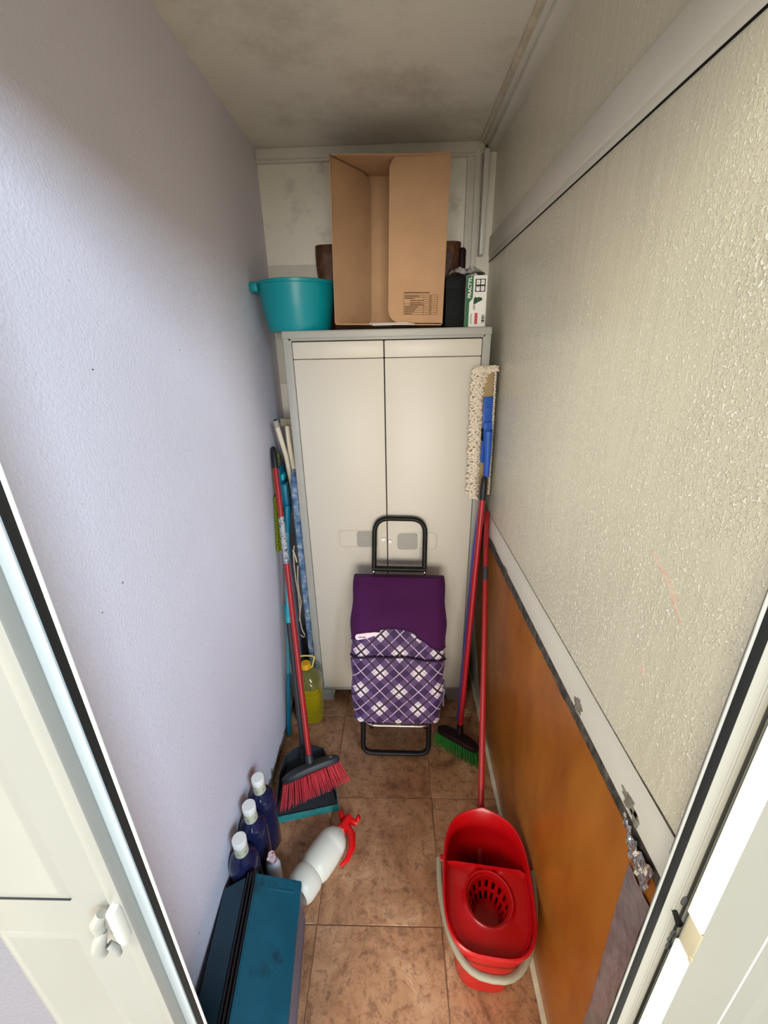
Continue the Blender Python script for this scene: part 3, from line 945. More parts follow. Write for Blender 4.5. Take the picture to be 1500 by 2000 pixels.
for s in (-1, 1):
    MB().tube([(s * 0.111, 0, 0.30), (s * 0.111, 0, 0.872)], 0.0075, 10, T=TT).obj('post', M['chrome'], tr)
    MB().lathe([(0.004, -0.012), (0.05, -0.012), (0.06, -0.007), (0.06, 0.007), (0.05, 0.012), (0.004, 0.012)], T=Matrix.Translation((s * 0.13, 1.535, 0.0602)) @ Matrix.Rotation(PI / 2, 4, 'Y')).obj('wheel', M['black'], tr)
MB().tube([(-0.15, 1.535, 0.0602), (0.15, 1.535, 0.0602)], 0.005, 8).tube([(-0.12, 1.535, 0.0602), (-0.12, 1.455, 0.30)], 0.006, 8).tube([(0.12, 1.535, 0.0602), (0.12, 1.455, 0.30)], 0.006, 8).obj('axle', M['tube'], tr)
MB().tube(arc_path([(-0.145, -0.02, 0.232), (-0.125, -0.118, 0.2245), (0.135, -0.118, 0.2245), (0.15, -0.02, 0.232)], 0.03), 0.0065, 10, T=TT).obj('base_bar', M['chrome'], tr)


def bag_hw(z):
    s = (z - 0.232) / 0.62
    return 0.187 + 0.013 * math.sin(min(1, max(0, s)) * PI * 0.9) + 0.003 * math.sin(z * 40)


def bag_front(x, z):
    s = (z - 0.232) / 0.62
    u = x / bag_hw(z)
    bulge = 0.020 * (1 - u * u) * math.sin(PI * min(1, max(0, s)) ** 0.9)
    wr_ = 0.0025 * math.sin(14 * x + 30 * z) + 0.002 * math.sin(55 * z - 9 * x)
    corner = 0.030 * max(0, (abs(u) - 0.82) / 0.18) ** 2
    top = 0.055 * max(0.0, (s - 0.62) / 0.38) ** 1.6
    return -0.100 - bulge + corner - wr_ * (1 - abs(u)) - 0.008 * (1 - s) + top


nx = 24
rings, uvs = [], []
for k in range(31):
    z = 0.232 + 0.62 * k / 30
    e = 0.0
    if k == 0 or k == 30:
        e = 0.012
    hw = bag_hw(z) - e
    rg = []
    for i in range(nx + 1):
        x = -hw + 2 * hw * i / nx
        rg.append((x, bag_front(x, z) + e, z))
    rg += [(hw + 0.001, -0.03, z), (hw, -0.012, z)] + [(0.0, -0.0125, z)] + [(-hw, -0.012, z), (-hw - 0.001, -0.03, z)]
    rings.append(rg)
    for p in rg:
        uvs.append((p[0] - 0.007, p[2] - 0.385) if p[1] < -0.035 else (p[0] - 0.007 + (p[1] + 0.08) * (1 if p[0] > 0 else -1), p[2] - 0.385))
bag = MB().loft(rings, T=TT).obj('bag', M['plaid'], tr, uv=uvs)
# pocket panel on the lower front
pv, pu = [], []
for j in range(17):
    for i in range(nx + 1):
        a = -1 + 2 * i / nx
        ztop = 0.527 + 0.006 * math.cos(a * 3) - 0.012 * max(0, a) + 0.002 * math.sin(9 * a)
        z = 0.236 + (ztop - 0.236) * j / 16
        x = a * (bag_hw(z) + 0.0005)
        pv.append((x, bag_front(x * 0.999, z) - 0.007 - 0.004 * math.sin(PI * j / 16), z))
        pu.append((x - 0.007, z - 0.385))
mb = MB()
w_ = nx + 1
fs_ = [(j * w_ + i, j * w_ + i + 1, (j + 1) * w_ + i + 1, (j + 1) * w_ + i) for j in range(16) for i in range(nx)]
mb.add(pv, fs_, TT)
mb.add([(x, y + 0.004, z) for x, y, z in pv], fs_, TT)
pk = mb.obj('front_pocket', M['plaid'], tr, uv=pu + pu)
MB().tube([(x, y - 0.001, z + 0.001) for x, y, z in pv[16 * w_:]], 0.0042, 8, T=TT).obj('pocket_piping', M['trim_dark'], pk)
# purple flap over the top
W = [(-1.0, 0.592), (-0.80, 0.612), (-0.5, 0.640), (-0.25, 0.655), (0.05, 0.655), (0.25, 0.645), (0.5, 0.607), (0.72, 0.574), (0.88, 0.560), (1.0, 0.566)]


def wave(a):
    for (a0, z0), (a1, z1) in zip(W, W[1:]):
        if a <= a1:
            t_ = (a - a0) / (a1 - a0)
            t_ = t_ * t_ * (3 - 2 * t_)
            return z0 + (z1 - z0) * t_
    return W[-1][1]


fv = []
for j in range(23):
    for i in range(nx + 1):
        a = -1 + 2 * i / nx
        if j < 3:
            z = 0.856
            x = a * (bag_hw(0.85) + 0.001)
            y = -0.010 + (bag_front(x, 0.85) - 0.006 + 0.010) * j / 3
        else:
            z = 0.853 + (wave(a) - 0.853) * (j - 3) / 19
            x = a * (bag_hw(z) + 0.0035)
            y = bag_front(x * 0.985, z) - 0.0095
        fv.append((x, y, z))
mb = MB()
fs_ = [(j * w_ + i, j * w_ + i + 1, (j + 1) * w_ + i + 1, (j + 1) * w_ + i) for j in range(22) for i in range(nx)]
mb.add(fv, fs_, TT)
mb.add([(x, y + 0.003, z - 0.002) for x, y, z in fv], fs_, TT)
fp = mb.obj('top_flap', M['purple'], tr)
MB().tube([(x, y - 0.0005, z) for x, y, z in fv[22 * w_:]], 0.0028, 6, T=TT).obj('flap_piping', M['trim_dark'], fp)
yt = bag_front(-0.13, 0.625) - 0.0125
pts = []
for k in range(17):
    a = PI / 2 + PI * k / 16
    pts.append((-0.168 + 0.0115 * math.cos(a), 0.616 + 0.0125 * math.sin(a)))
pts += [(-0.13, 0.6115), (-0.095, 0.625), (-0.073, 0.637), (-0.10, 0.6385), (-0.14, 0.633)]
TG = TT @ Matrix.Translation((0, yt, 0)) @ XZ
tg = MB().prism(pts, -0.004, 0.002, TG).obj('name_tag', M['pinktag'], fp)
mb = MB()
rn = random.Random(2)
x = -0.166
while x < -0.135:
    wd = rn.uniform(0.0015, 0.003)
    mb.prism([(x, 0.6135), (x + wd, 0.6135), (x + wd, 0.6135 + rn.uniform(0.003, 0.0055)), (x, 0.6185)], 0.001, 0.0026, TG)
    x += wd + 0.0007
mb.obj('tag_print', M['ink'], tg)
MB().tube([(0.203, -0.055, 0.40), (0.206, -0.05, 0.36), (0.203, -0.052, 0.32), (0.205, -0.05, 0.28)], 0.005, 8, T=TT).box(0.198, 0.210, -0.062, -0.042, 0.335, 0.365, 0.003, T=TT).obj('side_strap', M['steelgrey'], tr)


# ------------------------------------------------------------------ brooms
def broom(name, label, tip, neck, e0, e1, drop, splay, mats, tipmat, n_b, seed):
    neck, tip = Vector(neck), Vector(tip)
    e0, e1 = Vector(e0), Vector(e1)
    o_ = thing(name, label, 'broom', ((e0 + e1) / 2).to_tuple())
    d = (tip - neck).normalized()
    L_ = (tip - neck).length
    MB().tube([neck - d * 0.01, tip - d * 0.08], 0.0118, 14).obj('handle', mats[0], o_)
    MB().tube([tip - d * 0.095, tip - d * 0.09, tip - d * 0.03, tip - d * 0.008, tip], [0.0128, 0.0135, 0.0135, 0.011, 0.005], 14).obj('hanging_tip', tipmat, o_)
    u = (e1 - e0).normalized()
    wv = Vector((-u.y, u.x, 0)).normalized()
    if wv.y > 0:
        wv = -wv                                    # towards the door
    up = Vector((0, 0, 1))
    upt = (up * 0.88 + wv * -0.47).normalized() if drop[1] > 0 else up
    fw = u.cross(upt).normalized()
    if fw.y > 0:
        fw = -fw
    n = 22
    rings_ = []
    Lb = (e1 - e0).length
    for k in range(n + 1):
        s_ = k / n
        e = math.sqrt(max(0.02, 1 - abs(2 * s_ - 1) ** 5))
        c = e0 + u * (Lb * s_) + upt * (0.010 * (1 - (2 * s_ - 1) ** 2))
        rings_.append([c + fw * (a * e) + upt * (b_ * (0.6 + 0.4 * e)) for a, b_ in rrect(0.027, 0.013, 0.007, 3)])
    hb = MB().loft(rings_).obj('brush_block', mats[1], o_)
    MB().tube([neck - d * 0.035 - upt * 0.004, neck - d * 0.015, neck + d * 0.025], [0.025, 0.017, 0.0145], 14).obj('socket', mats[1], o_)
    rn_ = random.Random(seed)
    mb_ = MB()
    for k in range(n_b):
        s_ = (k + 0.5) / n_b
        for row in range(4):
            ss = min(0.985, max(0.015, s_ + rn_.uniform(-0.012, 0.012)))
            base = e0 + u * (Lb * ss) + fw * (-0.018 + 0.012 * row) - upt * 0.008
            end = base - upt * drop[0] + fw * (drop[1] + rn_.uniform(-0.006, 0.006)) + u * ((ss - 0.5) * splay + rn_.uniform(-0.006, 0.006))
            end.z = max(end.z, drop[2] + rn_.uniform(0, 0.004))
            mid = (base + end) / 2
            mb_.tube([base, mid, end], [0.0019, 0.0021, 0.0013], 4)
    mb_.obj('bristles', mats[2], o_, kind='stuff', angle=80)
    return o_, d, neck, tip, hb, u, fw, upt


br, d, nk, tp, hb, u, fw, upt = broom('push_broom', 'red broom with pink-red bristles standing in the charcoal dustpan', (-0.529, 1.752, 1.362), (-0.372, 1.222, 0.150), (-0.472, 1.150, 0.118), (-0.252, 1.247, 0.132), (0.078, 0.030, 0.042), 0.055,
                             (M['redpole'], M['charcoal'], M['redbr']), M['black'], 44, 4)
q = nk + d * ((tp - nk).length * 0.62)
MB().tube([q, q + d * 0.20], 0.0121, 14).obj('label_sleeve', M['label'], br)
c = Vector((-0.335, 1.205, 0.146))
MB().add([tuple(c + u * a + fw * b_ + upt * 0.0035) for a, b_ in ((0.02, -0.002), (0.065, -0.004), (0.065, -0.018), (0.02, -0.018))], [(0, 1, 2, 3)]).obj('block_label', M['slider'], hb)

gb = broom('push_broom', 'red broom with green bristles in the corner right of the trolley', (0.359, 1.620, 1.256), (0.281, 1.395, 0.132), (0.186, 1.432, 0.094), (0.352, 1.318, 0.094), (0.088, 0.0, 0.003), 0.03,
           (M['crimson'], M['leather_dark'], M['greenbr']), M['black'], 40, 8)

# dustpan
dp = thing('dustpan', 'charcoal long-handled dustpan with turquoise lip and grip by the left wall', 'dustpan', (-0.38, 1.2, 0))
O_, U_, V_ = Vector((-0.492, 1.073, 0)), Vector((0.976, 0.218, 0)), Vector((-0.218, 0.976, 0))


def DP(a, b_, z):
    return O_ + U_ * a + V_ * b_ + Vector((0, 0, z))


Wd = 0.252
mb = MB()
prof = [(0.0, 0.004), (0.03, 0.006), (0.12, 0.010), (0.17, 0.020), (0.20, 0.050), (0.205, 0.085)]
rr = [[DP(0.0 + 0.012 * s_, b_, z) for (b_, z) in prof] + [DP(0.0 + 0.012 * s_, b_ + 0.004, max(0.0, z - 0.004)) for (b_, z) in reversed(prof)] for s_ in (0,)]
na = 16
top, bot = [], []
for (b_, z) in prof:
    top.append([DP(Wd * k / na + (0.5 - k / na) * 0.09 * (b_ / 0.205) ** 2, b_, z - 0.0 * k) for k in range(na + 1)])
    bot.append([DP(Wd * k / na + (0.5 - k / na) * 0.09 * (b_ / 0.205) ** 2, b_ + 0.003, max(0.0005, z - 0.004)) for k in range(na + 1)])
for S_ in (top, bot):
    mb.add([p for r in S_ for p in r], [(i * (na + 1) + j, i * (na + 1) + j + 1, (i + 1) * (na + 1) + j + 1, (i + 1) * (na + 1) + j) for i in range(len(prof) - 1) for j in range(na)])
for side in (0, 1):
    a_ = lambda b_: (Wd * side + (0.5 - side) * 0.09 * (b_ / 0.205) ** 2)
    lo = [DP(a_(b_), b_, 0.001) for b_, z in prof]
    hi = [DP(a_(b_), b_, max(z, 0.006 + 0.095 * min(1, b_ / 0.14) ** 0.8)) for b_, z in prof]
    lo2 = [p + U_ * (0.004 if side == 0 else -0.004) for p in lo]
    hi2 = [p + U_ * (0.004 if side == 0 else -0.004) for p in hi]
    mb.loft([[lo[i], hi[i], hi2[i], lo2[i]] for i in range(len(prof))])
hood = []
for k in range(na + 1):
    a = k / na
    zt = 0.085 + 0.045 * math.sin(PI * a)
    hood.append((DP(Wd * a + (0.5 - a) * 0.09, 0.205, 0.06), DP(Wd * a + (0.5 - a) * 0.09, 0.212, zt)))
mb.loft([[p, q_, q_ + V_ * 0.004, p + V_ * 0.004] for p, q_ in hood])
mb.obj('pan', M['charcoal'], dp)
MB().loft([[DP(a, -0.012, 0.0005), DP(a, -0.010, 0.006), DP(a, 0.006, 0.012), DP(a, 0.012, 0.0005)] for a in (0.0, Wd / 2, Wd)]).obj('rubber_lip', M['turq_d'], dp)
h0, h1 = DP(Wd / 2 - 0.006, 0.208, 0.085), Vector((-0.524, 1.655, 0.632))
dd = (h1 - h0).normalized()
MB().tube([h0 - dd * 0.03, h0 + dd * 0.03, h0 + dd * 0.08], [0.020, 0.016, 0.0125], 12).obj('socket', M['charcoal'], dp)
MB().tube([h0 + dd * 0.06, h1 - dd * 0.08], 0.0115, 12).obj('handle', M['charcoal'], dp)
gr = MB().tube([h1 - dd * 0.092, h1 - dd * 0.088, h1 - dd * 0.05, h1 - dd * 0.014, h1 - dd * 0.004, h1], [0.0125, 0.0142, 0.0145, 0.0145, 0.012, 0.006], 14).obj('grip', M['turq'], dp)
hp = h1 - dd * 0.024 + Vector((0.004, -0.0122, 0.0))
MB().ball((0, 0, 0), 0.0062, 0.003, 0.012, T=Matrix.Translation(hp)).obj('hanging_hole', M['charcoal'], gr)

# turquoise flat mop standing head up against the left wall
fm = thing('flat_mop', 'light blue pole mop standing head up, lime fringed pad against left wall', 'mop', (-0.53, 1.47, 0))
a, b_ = Vector((-0.531, 1.462, 0.004)), Vector((-0.499, 1.735, 1.03))
dd = (b_ - a).normalized()
MB().tube([a + dd * 0.30, b_], 0.0095, 12).obj('pole', M['bluepole'], fm)
MB().tube([a, a + dd * 0.012, a + dd * 0.10, a + dd * 0.32], [0.006, 0.0115, 0.0115, 0.0105], 12).obj('pole_sleeve', M['tealmop'], fm)
MB().box(-0.543, -0.529, 1.742, 1.865, 0.925, 1.300, 0.006).obj('pad', M['lime_d'], fm)
jt = MB().box(-0.529, -0.512, 1.748, 1.850, 1.015, 1.262, 0.006).box(-0.516, -0.490, 1.752, 1.806, 1.04, 1.19, 0.006).tube([b_ - dd * 0.06, b_ + dd * 0.06], [0.013, 0.015], 12).obj('pad_holder', M['tealmop'], fm)
MB().box(-0.5125, -0.500, 1.758, 1.800, 1.205, 1.235, 0.004).obj('clip', M['turq'], jt)
mb = MB()
rn = random.Random(21)
for k in range(30):
    z = 0.905 + 0.245 * k / 30
    yb_ = 1.708 - 0.045 * max(0.0, (1.12 - z) / 0.22)
    for j in range(4):
        mb.ball((-0.5345 + 0.005 * (j % 3) + rn.uniform(-0.001, 0.001), yb_ + 0.012 * j + rn.uniform(-0.004, 0.004), z), 0.0085, 0.014, 0.0050, n=6, m=4)
for k in range(16):
    y = 1.69 + 0.15 * k / 16
    for zz in (1.305, 0.905):
        if zz < 1 or y > 1.75:
            mb.ball((-0.532 + rn.uniform(-0.002, 0.006), y, zz + rn.uniform(-0.004, 0.004)), 0.008, 0.008, 0.011, n=6, m=4)
mb.obj('chenille_fringe', M['lime'], fm, kind='stuff', angle=80)

# ironing board, folded, on its end between cabinet and wall
ib = thing('ironing_board', 'folded ironing board with blue patterned cover wedged beside the cabinet', 'ironing board', (-0.445, 1.86, 0))
poly = [(1.712, 0.03), (1.712, 1.20)]
for k in range(13):
    a = PI - PI * k / 12
    poly.append((1.86 + 0.148 * math.cos(a), 1.20 + 0.085 * math.sin(a)))
poly += [(2.008, 0.03)]
TY = Matrix(((0, 0, 1, 0), (1, 0, 0, 0), (0, 1, 0, 0), (0, 0, 0, 1)))
b = bmesh.new()
v0 = [b.verts.new((-0.4605, y, z)) for y, z in poly]
f = b.faces.new(v0)
ex = bmesh.ops.extrude_face_region(b, geom=[f])
for g in ex['geom']:
    if isinstance(g, bmesh.types.BMVert):
        g.co.x += 0.0325
bmesh.ops.bevel(b, geom=list(b.edges), offset=0.010, segments=3, profile=0.5, affect='EDGES', clamp_overlap=True)
MB().bm(b).obj('padded_cover', M['cover'], ib)
lg1 = MB().tube([(-0.505, 1.752, 1.470), (-0.482, 1.775, 1.31), (-0.473, 1.81, 1.10), (-0.471, 1.86, 0.06)], 0.0105, 12).obj('leg', M['cream'], ib)
MB().tube([(-0.5015, 1.7555, 1.445), (-0.5055, 1.7515, 1.474)], 0.0120, 12).obj('end_cap', M['slider'], lg1)
MB().tube([(-0.5052, 1.7518, 1.4722), (-0.5060, 1.751, 1.4762)], 0.0070, 12).obj('tube_mouth', M['gasket'], lg1)
MB().tube([(-0.4640, 1.775, 1.445), (-0.4600, 1.765, 1.38), (-0.4520, 1.765, 1.26)], 0.0105, 12).obj('leg', M['cream'], ib)
MB().box(-0.497, -0.432, 1.790, 1.812, 1.440, 1.475, 0.005).obj('foot_bracket', M['handle'], ib)

# slack cream cord
mb = MB()
mb.tube([(-0.4765, 1.726, 0.900), (-0.481, 1.715, 0.87), (-0.4835, 1.712, 0.80), (-0.4845, 1.715, 0.72), (-0.480, 1.718, 0.65), (-0.482, 1.720, 0.575), (-0.486, 1.718, 0.50), (-0.482, 1.716, 0.44), (-0.470, 1.716, 0.400)], 0.0028, 8)
mb.tube([(-0.481, 1.712, 0.885), (-0.472, 1.712, 0.845), (-0.4695, 1.714, 0.82)], 0.0036, 8)
mb.tube([(-0.467, 1.714, 0.80), (-0.474, 1.711, 0.72), (-0.4745, 1.711, 0.66), (-0.469, 1.712, 0.60), (-0.479, 1.709, 0.54), (-0.488, 1.712, 0.49)], 0.0028, 8)
mb.tube([(-0.489, 1.712, 0.405), (-0.478, 1.710, 0.392), (-0.468, 1.712, 0.394)], 0.0028, 8)
tag(mb.obj('cord', M['cord']), 'cream cord hanging in loose twists beside the blue ironing board', 'cord')

# ------------------------------------------------------------------ oil jug
oj = thing('oil_jug', 'large ribbed jug of yellow oil with orange cap below the cabinet corner', 'jug', (-0.446, 1.585, 0))
cx, cy = -0.446, 1.588


def sq(hw, z, rr_=0.55):
    return [(cx + x, cy + y, z) for x, y in rrect(hw, hw, hw * rr_, 5)]


rings = [sq(0.050, 0.002), sq(0.062, 0.006)]
z = 0.012
for k in range(9):
    rings += [sq(0.0655, z), sq(0.0655, z + 0.010), sq(0.0605, z + 0.0125), sq(0.0605, z + 0.0165)]
    z += 0.0195
rings += [sq(0.0655, z + 0.004), sq(0.066, z + 0.03)]
zt = z + 0.034
MB().loft(rings + [sq(0.0655, zt)]).obj('oil_filled_body', M['oil'], oj)
MB().loft([sq(0.0654, zt + 0.0006), sq(0.064, zt + 0.015), sq(0.054, zt + 0.042, 0.7), sq(0.035, zt + 0.066, 0.98), sq(0.023, zt + 0.076, 1.0), sq(0.021, zt + 0.090, 1.0)]).obj('shoulder', M['pet'], oj)
cz = zt + 0.088
cap = MB().lathe([(0.024, 0), (0.025, 0.004), (0.0235, 0.006), (0.0225, 0.024), (0.020, 0.028), (0.0, 0.0285)], (cx, cy, cz), 28, cap1=False).obj('cap', M['oilcap'], oj)
MB().tube([(cx + 0.024, cy - 0.004, cz + 0.002), (cx + 0.032, cy - 0.004, cz + 0.008), (cx + 0.046, cy, cz + 0.060), (cx + 0.038, cy, cz + 0.068), (cx, cy, cz + 0.070), (cx - 0.030, cy, cz + 0.066), (cx - 0.040, cy, cz + 0.055), (cx - 0.034, cy, cz + 0.010), (cx - 0.024, cy, cz + 0.002)],
          0.0038, 8).obj('carry_handle', M['oilhandle'], oj)

# ------------------------------------------------------------------ three blue bottles
BL = ((-0.4965, 1.000, 0.352, 'dark blue white-capped bottle farthest from the door, beside the dustpan'),
      (-0.4965, 0.905, 0.352, 'middle one of the three dark blue white-capped bottles by the left wall'),
      (-0.4965, 0.810, 0.343, 'dark blue white-capped bottle nearest the door, behind the teal toolbox'))
proto = None
for (x, y, h, lb) in BL:
    if proto is None:
        proto = thing('blue_bottle', lb, 'bottle', (x, y, 0), 'blue bottles along the left wall')
        MB().lathe([(0.036, 0.001), (0.0455, 0.006), (0.0470, 0.016), (0.0462, 0.10), (0.0472, 0.18), (0.0468, 0.226), (0.0445, 0.246), (0.037, 0.267), (0.025, 0.281), (0.021, 0.287)], (x, y, 0), 36).obj('bottle_body', M['bluebottle'], proto)
        MB().lathe([(0.0208, 0.281), (0.0214, 0.285), (0.0206, 0.330)], (x, y, 0), 28).obj('neck_label', M['necklabel'], proto)
        MB().lathe([(0.0205, 0.326), (0.0215, 0.327), (0.0220, 0.349), (0.0200, 0.352), (0.0, 0.3525)], (x, y, 0), 32, cap1=False).obj('cap', M['white'], proto)
    else:
        r_ = proto.copy()
        COL.objects.link(r_)
        r_.location = (x, y, 0)
        r_['label'] = lb
        for ch in list(proto.children):
            c_ = ch.copy()
            COL.objects.link(c_)
            c_.parent = r_
        r_.scale = (1, 1, h / 0.352)
sb = thing('small_bottle', 'small pale blue bottle with stained pink cap behind the teal toolbox', 'bottle', (-0.420, 0.842, 0))
MB().lathe([(0.018, 0), (0.0235, 0.003), (0.0235, 0.145), (0.021, 0.160), (0.014, 0.170), (0.012, 0.176)], (-0.420, 0.842, 0), 24).obj('bottle_body', M['palebottle'], sb)
MB().lathe([(0.0125, 0.174), (0.0135, 0.176), (0.0125, 0.200), (0.011, 0.208), (0.0, 0.2085)], (-0.420, 0.842, 0), 20, cap1=False).box(-0.433, -0.420, 0.828, 0.838, 0.196, 0.206, 0.002).obj('spray_cap', M['pinkcap'], sb)

# ------------------------------------------------------------------ spray bottle lying on the floor
sy = thing('spray_bottle', 'milky white spray bottle with red trigger head lying on the tiles', 'spray bottle', (-0.29, 0.91, 0))
A, B = Vector((-0.342, 0.812, 0.056)), Vector((-0.226, 0.997, 0.056))
ax = (B - A).normalized()
TS = Matrix.Translation(A) @ Vector((0, 0, 1)).rotation_difference(ax).to_matrix().to_4x4()
prof = [(0.0, 0.008), (0.030, 0.003), (0.044, 0.0), (0.050, 0.006), (0.0535, 0.020), (0.0535, 0.052), (0.0510, 0.062), (0.0465, 0.070), (0.0505, 0.077), (0.0548, 0.090), (0.0555, 0.13), (0.0545, 0.165), (0.0535, 0.170), (0.0545, 0.175), (0.050, 0.195), (0.038, 0.214), (0.022, 0.226), (0.017, 0.232)]
MB().lathe(prof, n=40, T=TS, cap0=False).obj('bottle_body', M['milk'], sy)
prp = Vector((ax.y, -ax.x, 0))
N0 = A + ax * 0.228
hdm = MB().tube([N0, N0 + ax * 0.004, N0 + ax * 0.022], [0.018, 0.0205, 0.0185], 20)
hdm.tube([N0 + ax * 0.018, N0 + ax * 0.04, N0 + ax * 0.060], [0.0175, 0.019, 0.016], 14)
hdm.tube([N0 + ax * 0.040 - prp * 0.020, N0 + ax * 0.050 - prp * 0.036, N0 + ax * 0.052 - prp * 0.046], [0.013, 0.011, 0.008], 12)
hd_ = hdm.obj('trigger_head', M['redp'], sy)
c0 = N0 + ax * 0.050
MB().tube([c0 + prp * 0.0, c0 + prp * 0.028 + ax * 0.004, c0 + prp * 0.034 + ax * 0.008], [0.013, 0.011, 0.009], 12).ball(c0 + prp * 0.030 + ax * 0.022 + Vector((0, 0, 0.004)), 0.010, 0.014, 0.010).obj('nozzle', M['redp'], hd_)
c1 = N0 + ax * 0.030
MB().tube([c1 + prp * 0.006, c1 + prp * 0.045 - ax * 0.018, c1 + prp * 0.070 - ax * 0.050, c1 + prp * 0.078 - ax * 0.090, c1 + prp * 0.072 - ax * 0.118], [0.013, 0.0145, 0.013, 0.0095, 0.006], 12).obj('trigger', M['redp'], hd_)

# ------------------------------------------------------------------ toolbox
TB = Matrix.Translation((-0.5405, 0.748, 0.0)) @ Matrix.Rotation(math.radians(5.5), 4, 'Z')
tb = thing('toolbox', 'teal metal cantilever toolbox on the floor against the left wall', 'toolbox', (-0.42, 0.57, 0))
Lt = -0.335
MB().box(0.004, 0.232, Lt + 0.004, -0.004, 0.0, 0.085, 0.004, T=TB).obj('lower_tray', M['steelgrey'], tb)
for k, (z0, z1, e) in enumerate(((0.0865, 0.120, 0.002), (0.1215, 0.155, 0.001), (0.1565, 0.194, 0.0))):
    MB().box(0.003 + e, 0.233 - e, Lt + 0.003, -0.003, z0, z1, 0.003, T=TB).obj('tray', M['steelgrey'], tb)


def lid(x0, x1, zl, zr, m, nm='lid'):
    sec = [(x0, 0.188), (x0, zl - 0.004), (x0 + 0.004, zl), (x1 - 0.004, zr), (x1, zr - 0.004), (x1, 0.188)]
    mb_ = MB().loft([[(a_, yy, z_) for a_, z_ in sec] for yy in (Lt, 0.0)], T=TB)
    return mb_.obj(nm, m, tb)


lid(0.0, 0.076, 0.206, 0.252, M['tealdark'])
rl = lid(0.106, 0.236, 0.264, 0.208, M['tealsteel'])
MB().box(0.104, 0.110, Lt, 0.0, 0.2615, 0.2665, 0.002, T=TB).loft([[(0.124, y_, 0.2565 + h_), (0.218, y_, 0.2165 + h_)] [::1] + [(0.218, y_, 0.2150 + h_), (0.124, y_, 0.2550 + h_)] for y_, h_ in ((-0.034, 0.0), (-0.031, 0.0012), (-0.028, 0.0))], T=TB).obj('lid_crease', M['tealsteel'], rl)
MB().box(0.076, 0.106, Lt + 0.006, -0.006, 0.19, 0.238, T=TB).obj('centre_gap', M['gasket'], tb)
for xx, zz in ((0.0785, 0.258), (0.0890, 0.262), (0.0995, 0.264)):
    MB().box(xx - 0.0028, xx + 0.0028, Lt + 0.002, 0.01, zz - 0.022, zz, 0.0015, T=TB).obj('handle_rail', M['rail'], tb)

# ------------------------------------------------------------------ mop bucket and mop
bk = thing('mop_bucket', 'red oblong mop bucket with wringer and grey handle on the right', 'bucket', (0.255, 0.74, 0))
TBk = Matrix.Translation((0.256, 0.738, 0)) @ Matrix.Rotation(math.radians(-6.5), 4, 'Z')


def ob(hx, hy, n=48, spout=0.0):
    pts_ = []
    for k in range(n):
        a_ = 2 * PI * k / n
        c_, s_ = math.cos(a_), math.sin(a_)
        ex_ = 2 / 3.3
        x_ = hx * math.copysign(abs(c_) ** ex_, c_)
        y_ = hy * math.copysign(abs(s_) ** ex_, s_)
        if y_ > 0:
            x_ *= 1 - 0.06 * (y_ / hy) ** 2
            y_ += spout * math.exp(-(x_ / 0.042) ** 2)
        pts_.append((x_, y_))
    return pts_


def brng(hx, hy, z, sp_=0.0, lift=0.0):
    return [(x_, y_, z + lift * max(0, y_ / 0.17) ** 2) for x_, y_ in ob(hx, hy, spout=sp_)]


ZR = 0.298
outer = [brng(0.082, 0.120, 0.002), brng(0.087, 0.127, 0.006), brng(0.094, 0.136, 0.10), brng(0.101, 0.146, 0.19), brng(0.106, 0.152, 0.225, 0.004), brng(0.117, 0.163, 0.232, 0.006),
         brng(0.121, 0.167, 0.27, 0.010, 0.004), brng(0.124, 0.170, ZR - 0.006, 0.014, 0.012), brng(0.128, 0.174, ZR - 0.004, 0.016, 0.013), brng(0.1285, 0.1745, ZR + 0.003, 0.017, 0.015), brng(0.125, 0.171, ZR + 0.006, 0.016, 0.016), brng(0.120, 0.166, ZR + 0.001, 0.014, 0.014)]
inner = [brng(0.116, 0.162, 0.26, 0.008, 0.003), brng(0.102, 0.147, 0.225, 0.004), brng(0.090, 0.132, 0.10), brng(0.080, 0.118, 0.02)]
MB().loft(outer + inner, T=TBk).obj('bucket_body', M['redbucket'], bk)
# wringer: sunk plate across the front two thirds, with a slotted funnel
hc = (0.004, -0.030)
rh = 0.064
ZW = 0.266
n = 48


def plate_outer(k, sc_, yback):
    a_ = 2 * PI * k / n
    dx_, dy_ = math.cos(a_), math.sin(a_)
    t_ = 0.0
    while t_ < 0.4:
        t_ += 0.001
        x_, y_ = hc[0] + dx_ * t_, hc[1] + dy_ * t_
        ww = 1 - (0.06 * (y_ / 0.164) ** 2 if y_ > 0 else 0)
        if (abs(x_ / (0.1165 * sc_ * ww)) ** 3.3 + abs(y_ / (0.1625 * sc_)) ** 3.3) > 1 or y_ > yback:
            break
    return (hc[0] + dx_ * t_, hc[1] + dy_ * t_)


def ringc(r_, z_):
    return [(hc[0] + r_ * math.cos(2 * PI * k / n), hc[1] + r_ * math.sin(2 * PI * k / n), z_) for k in range(n)]


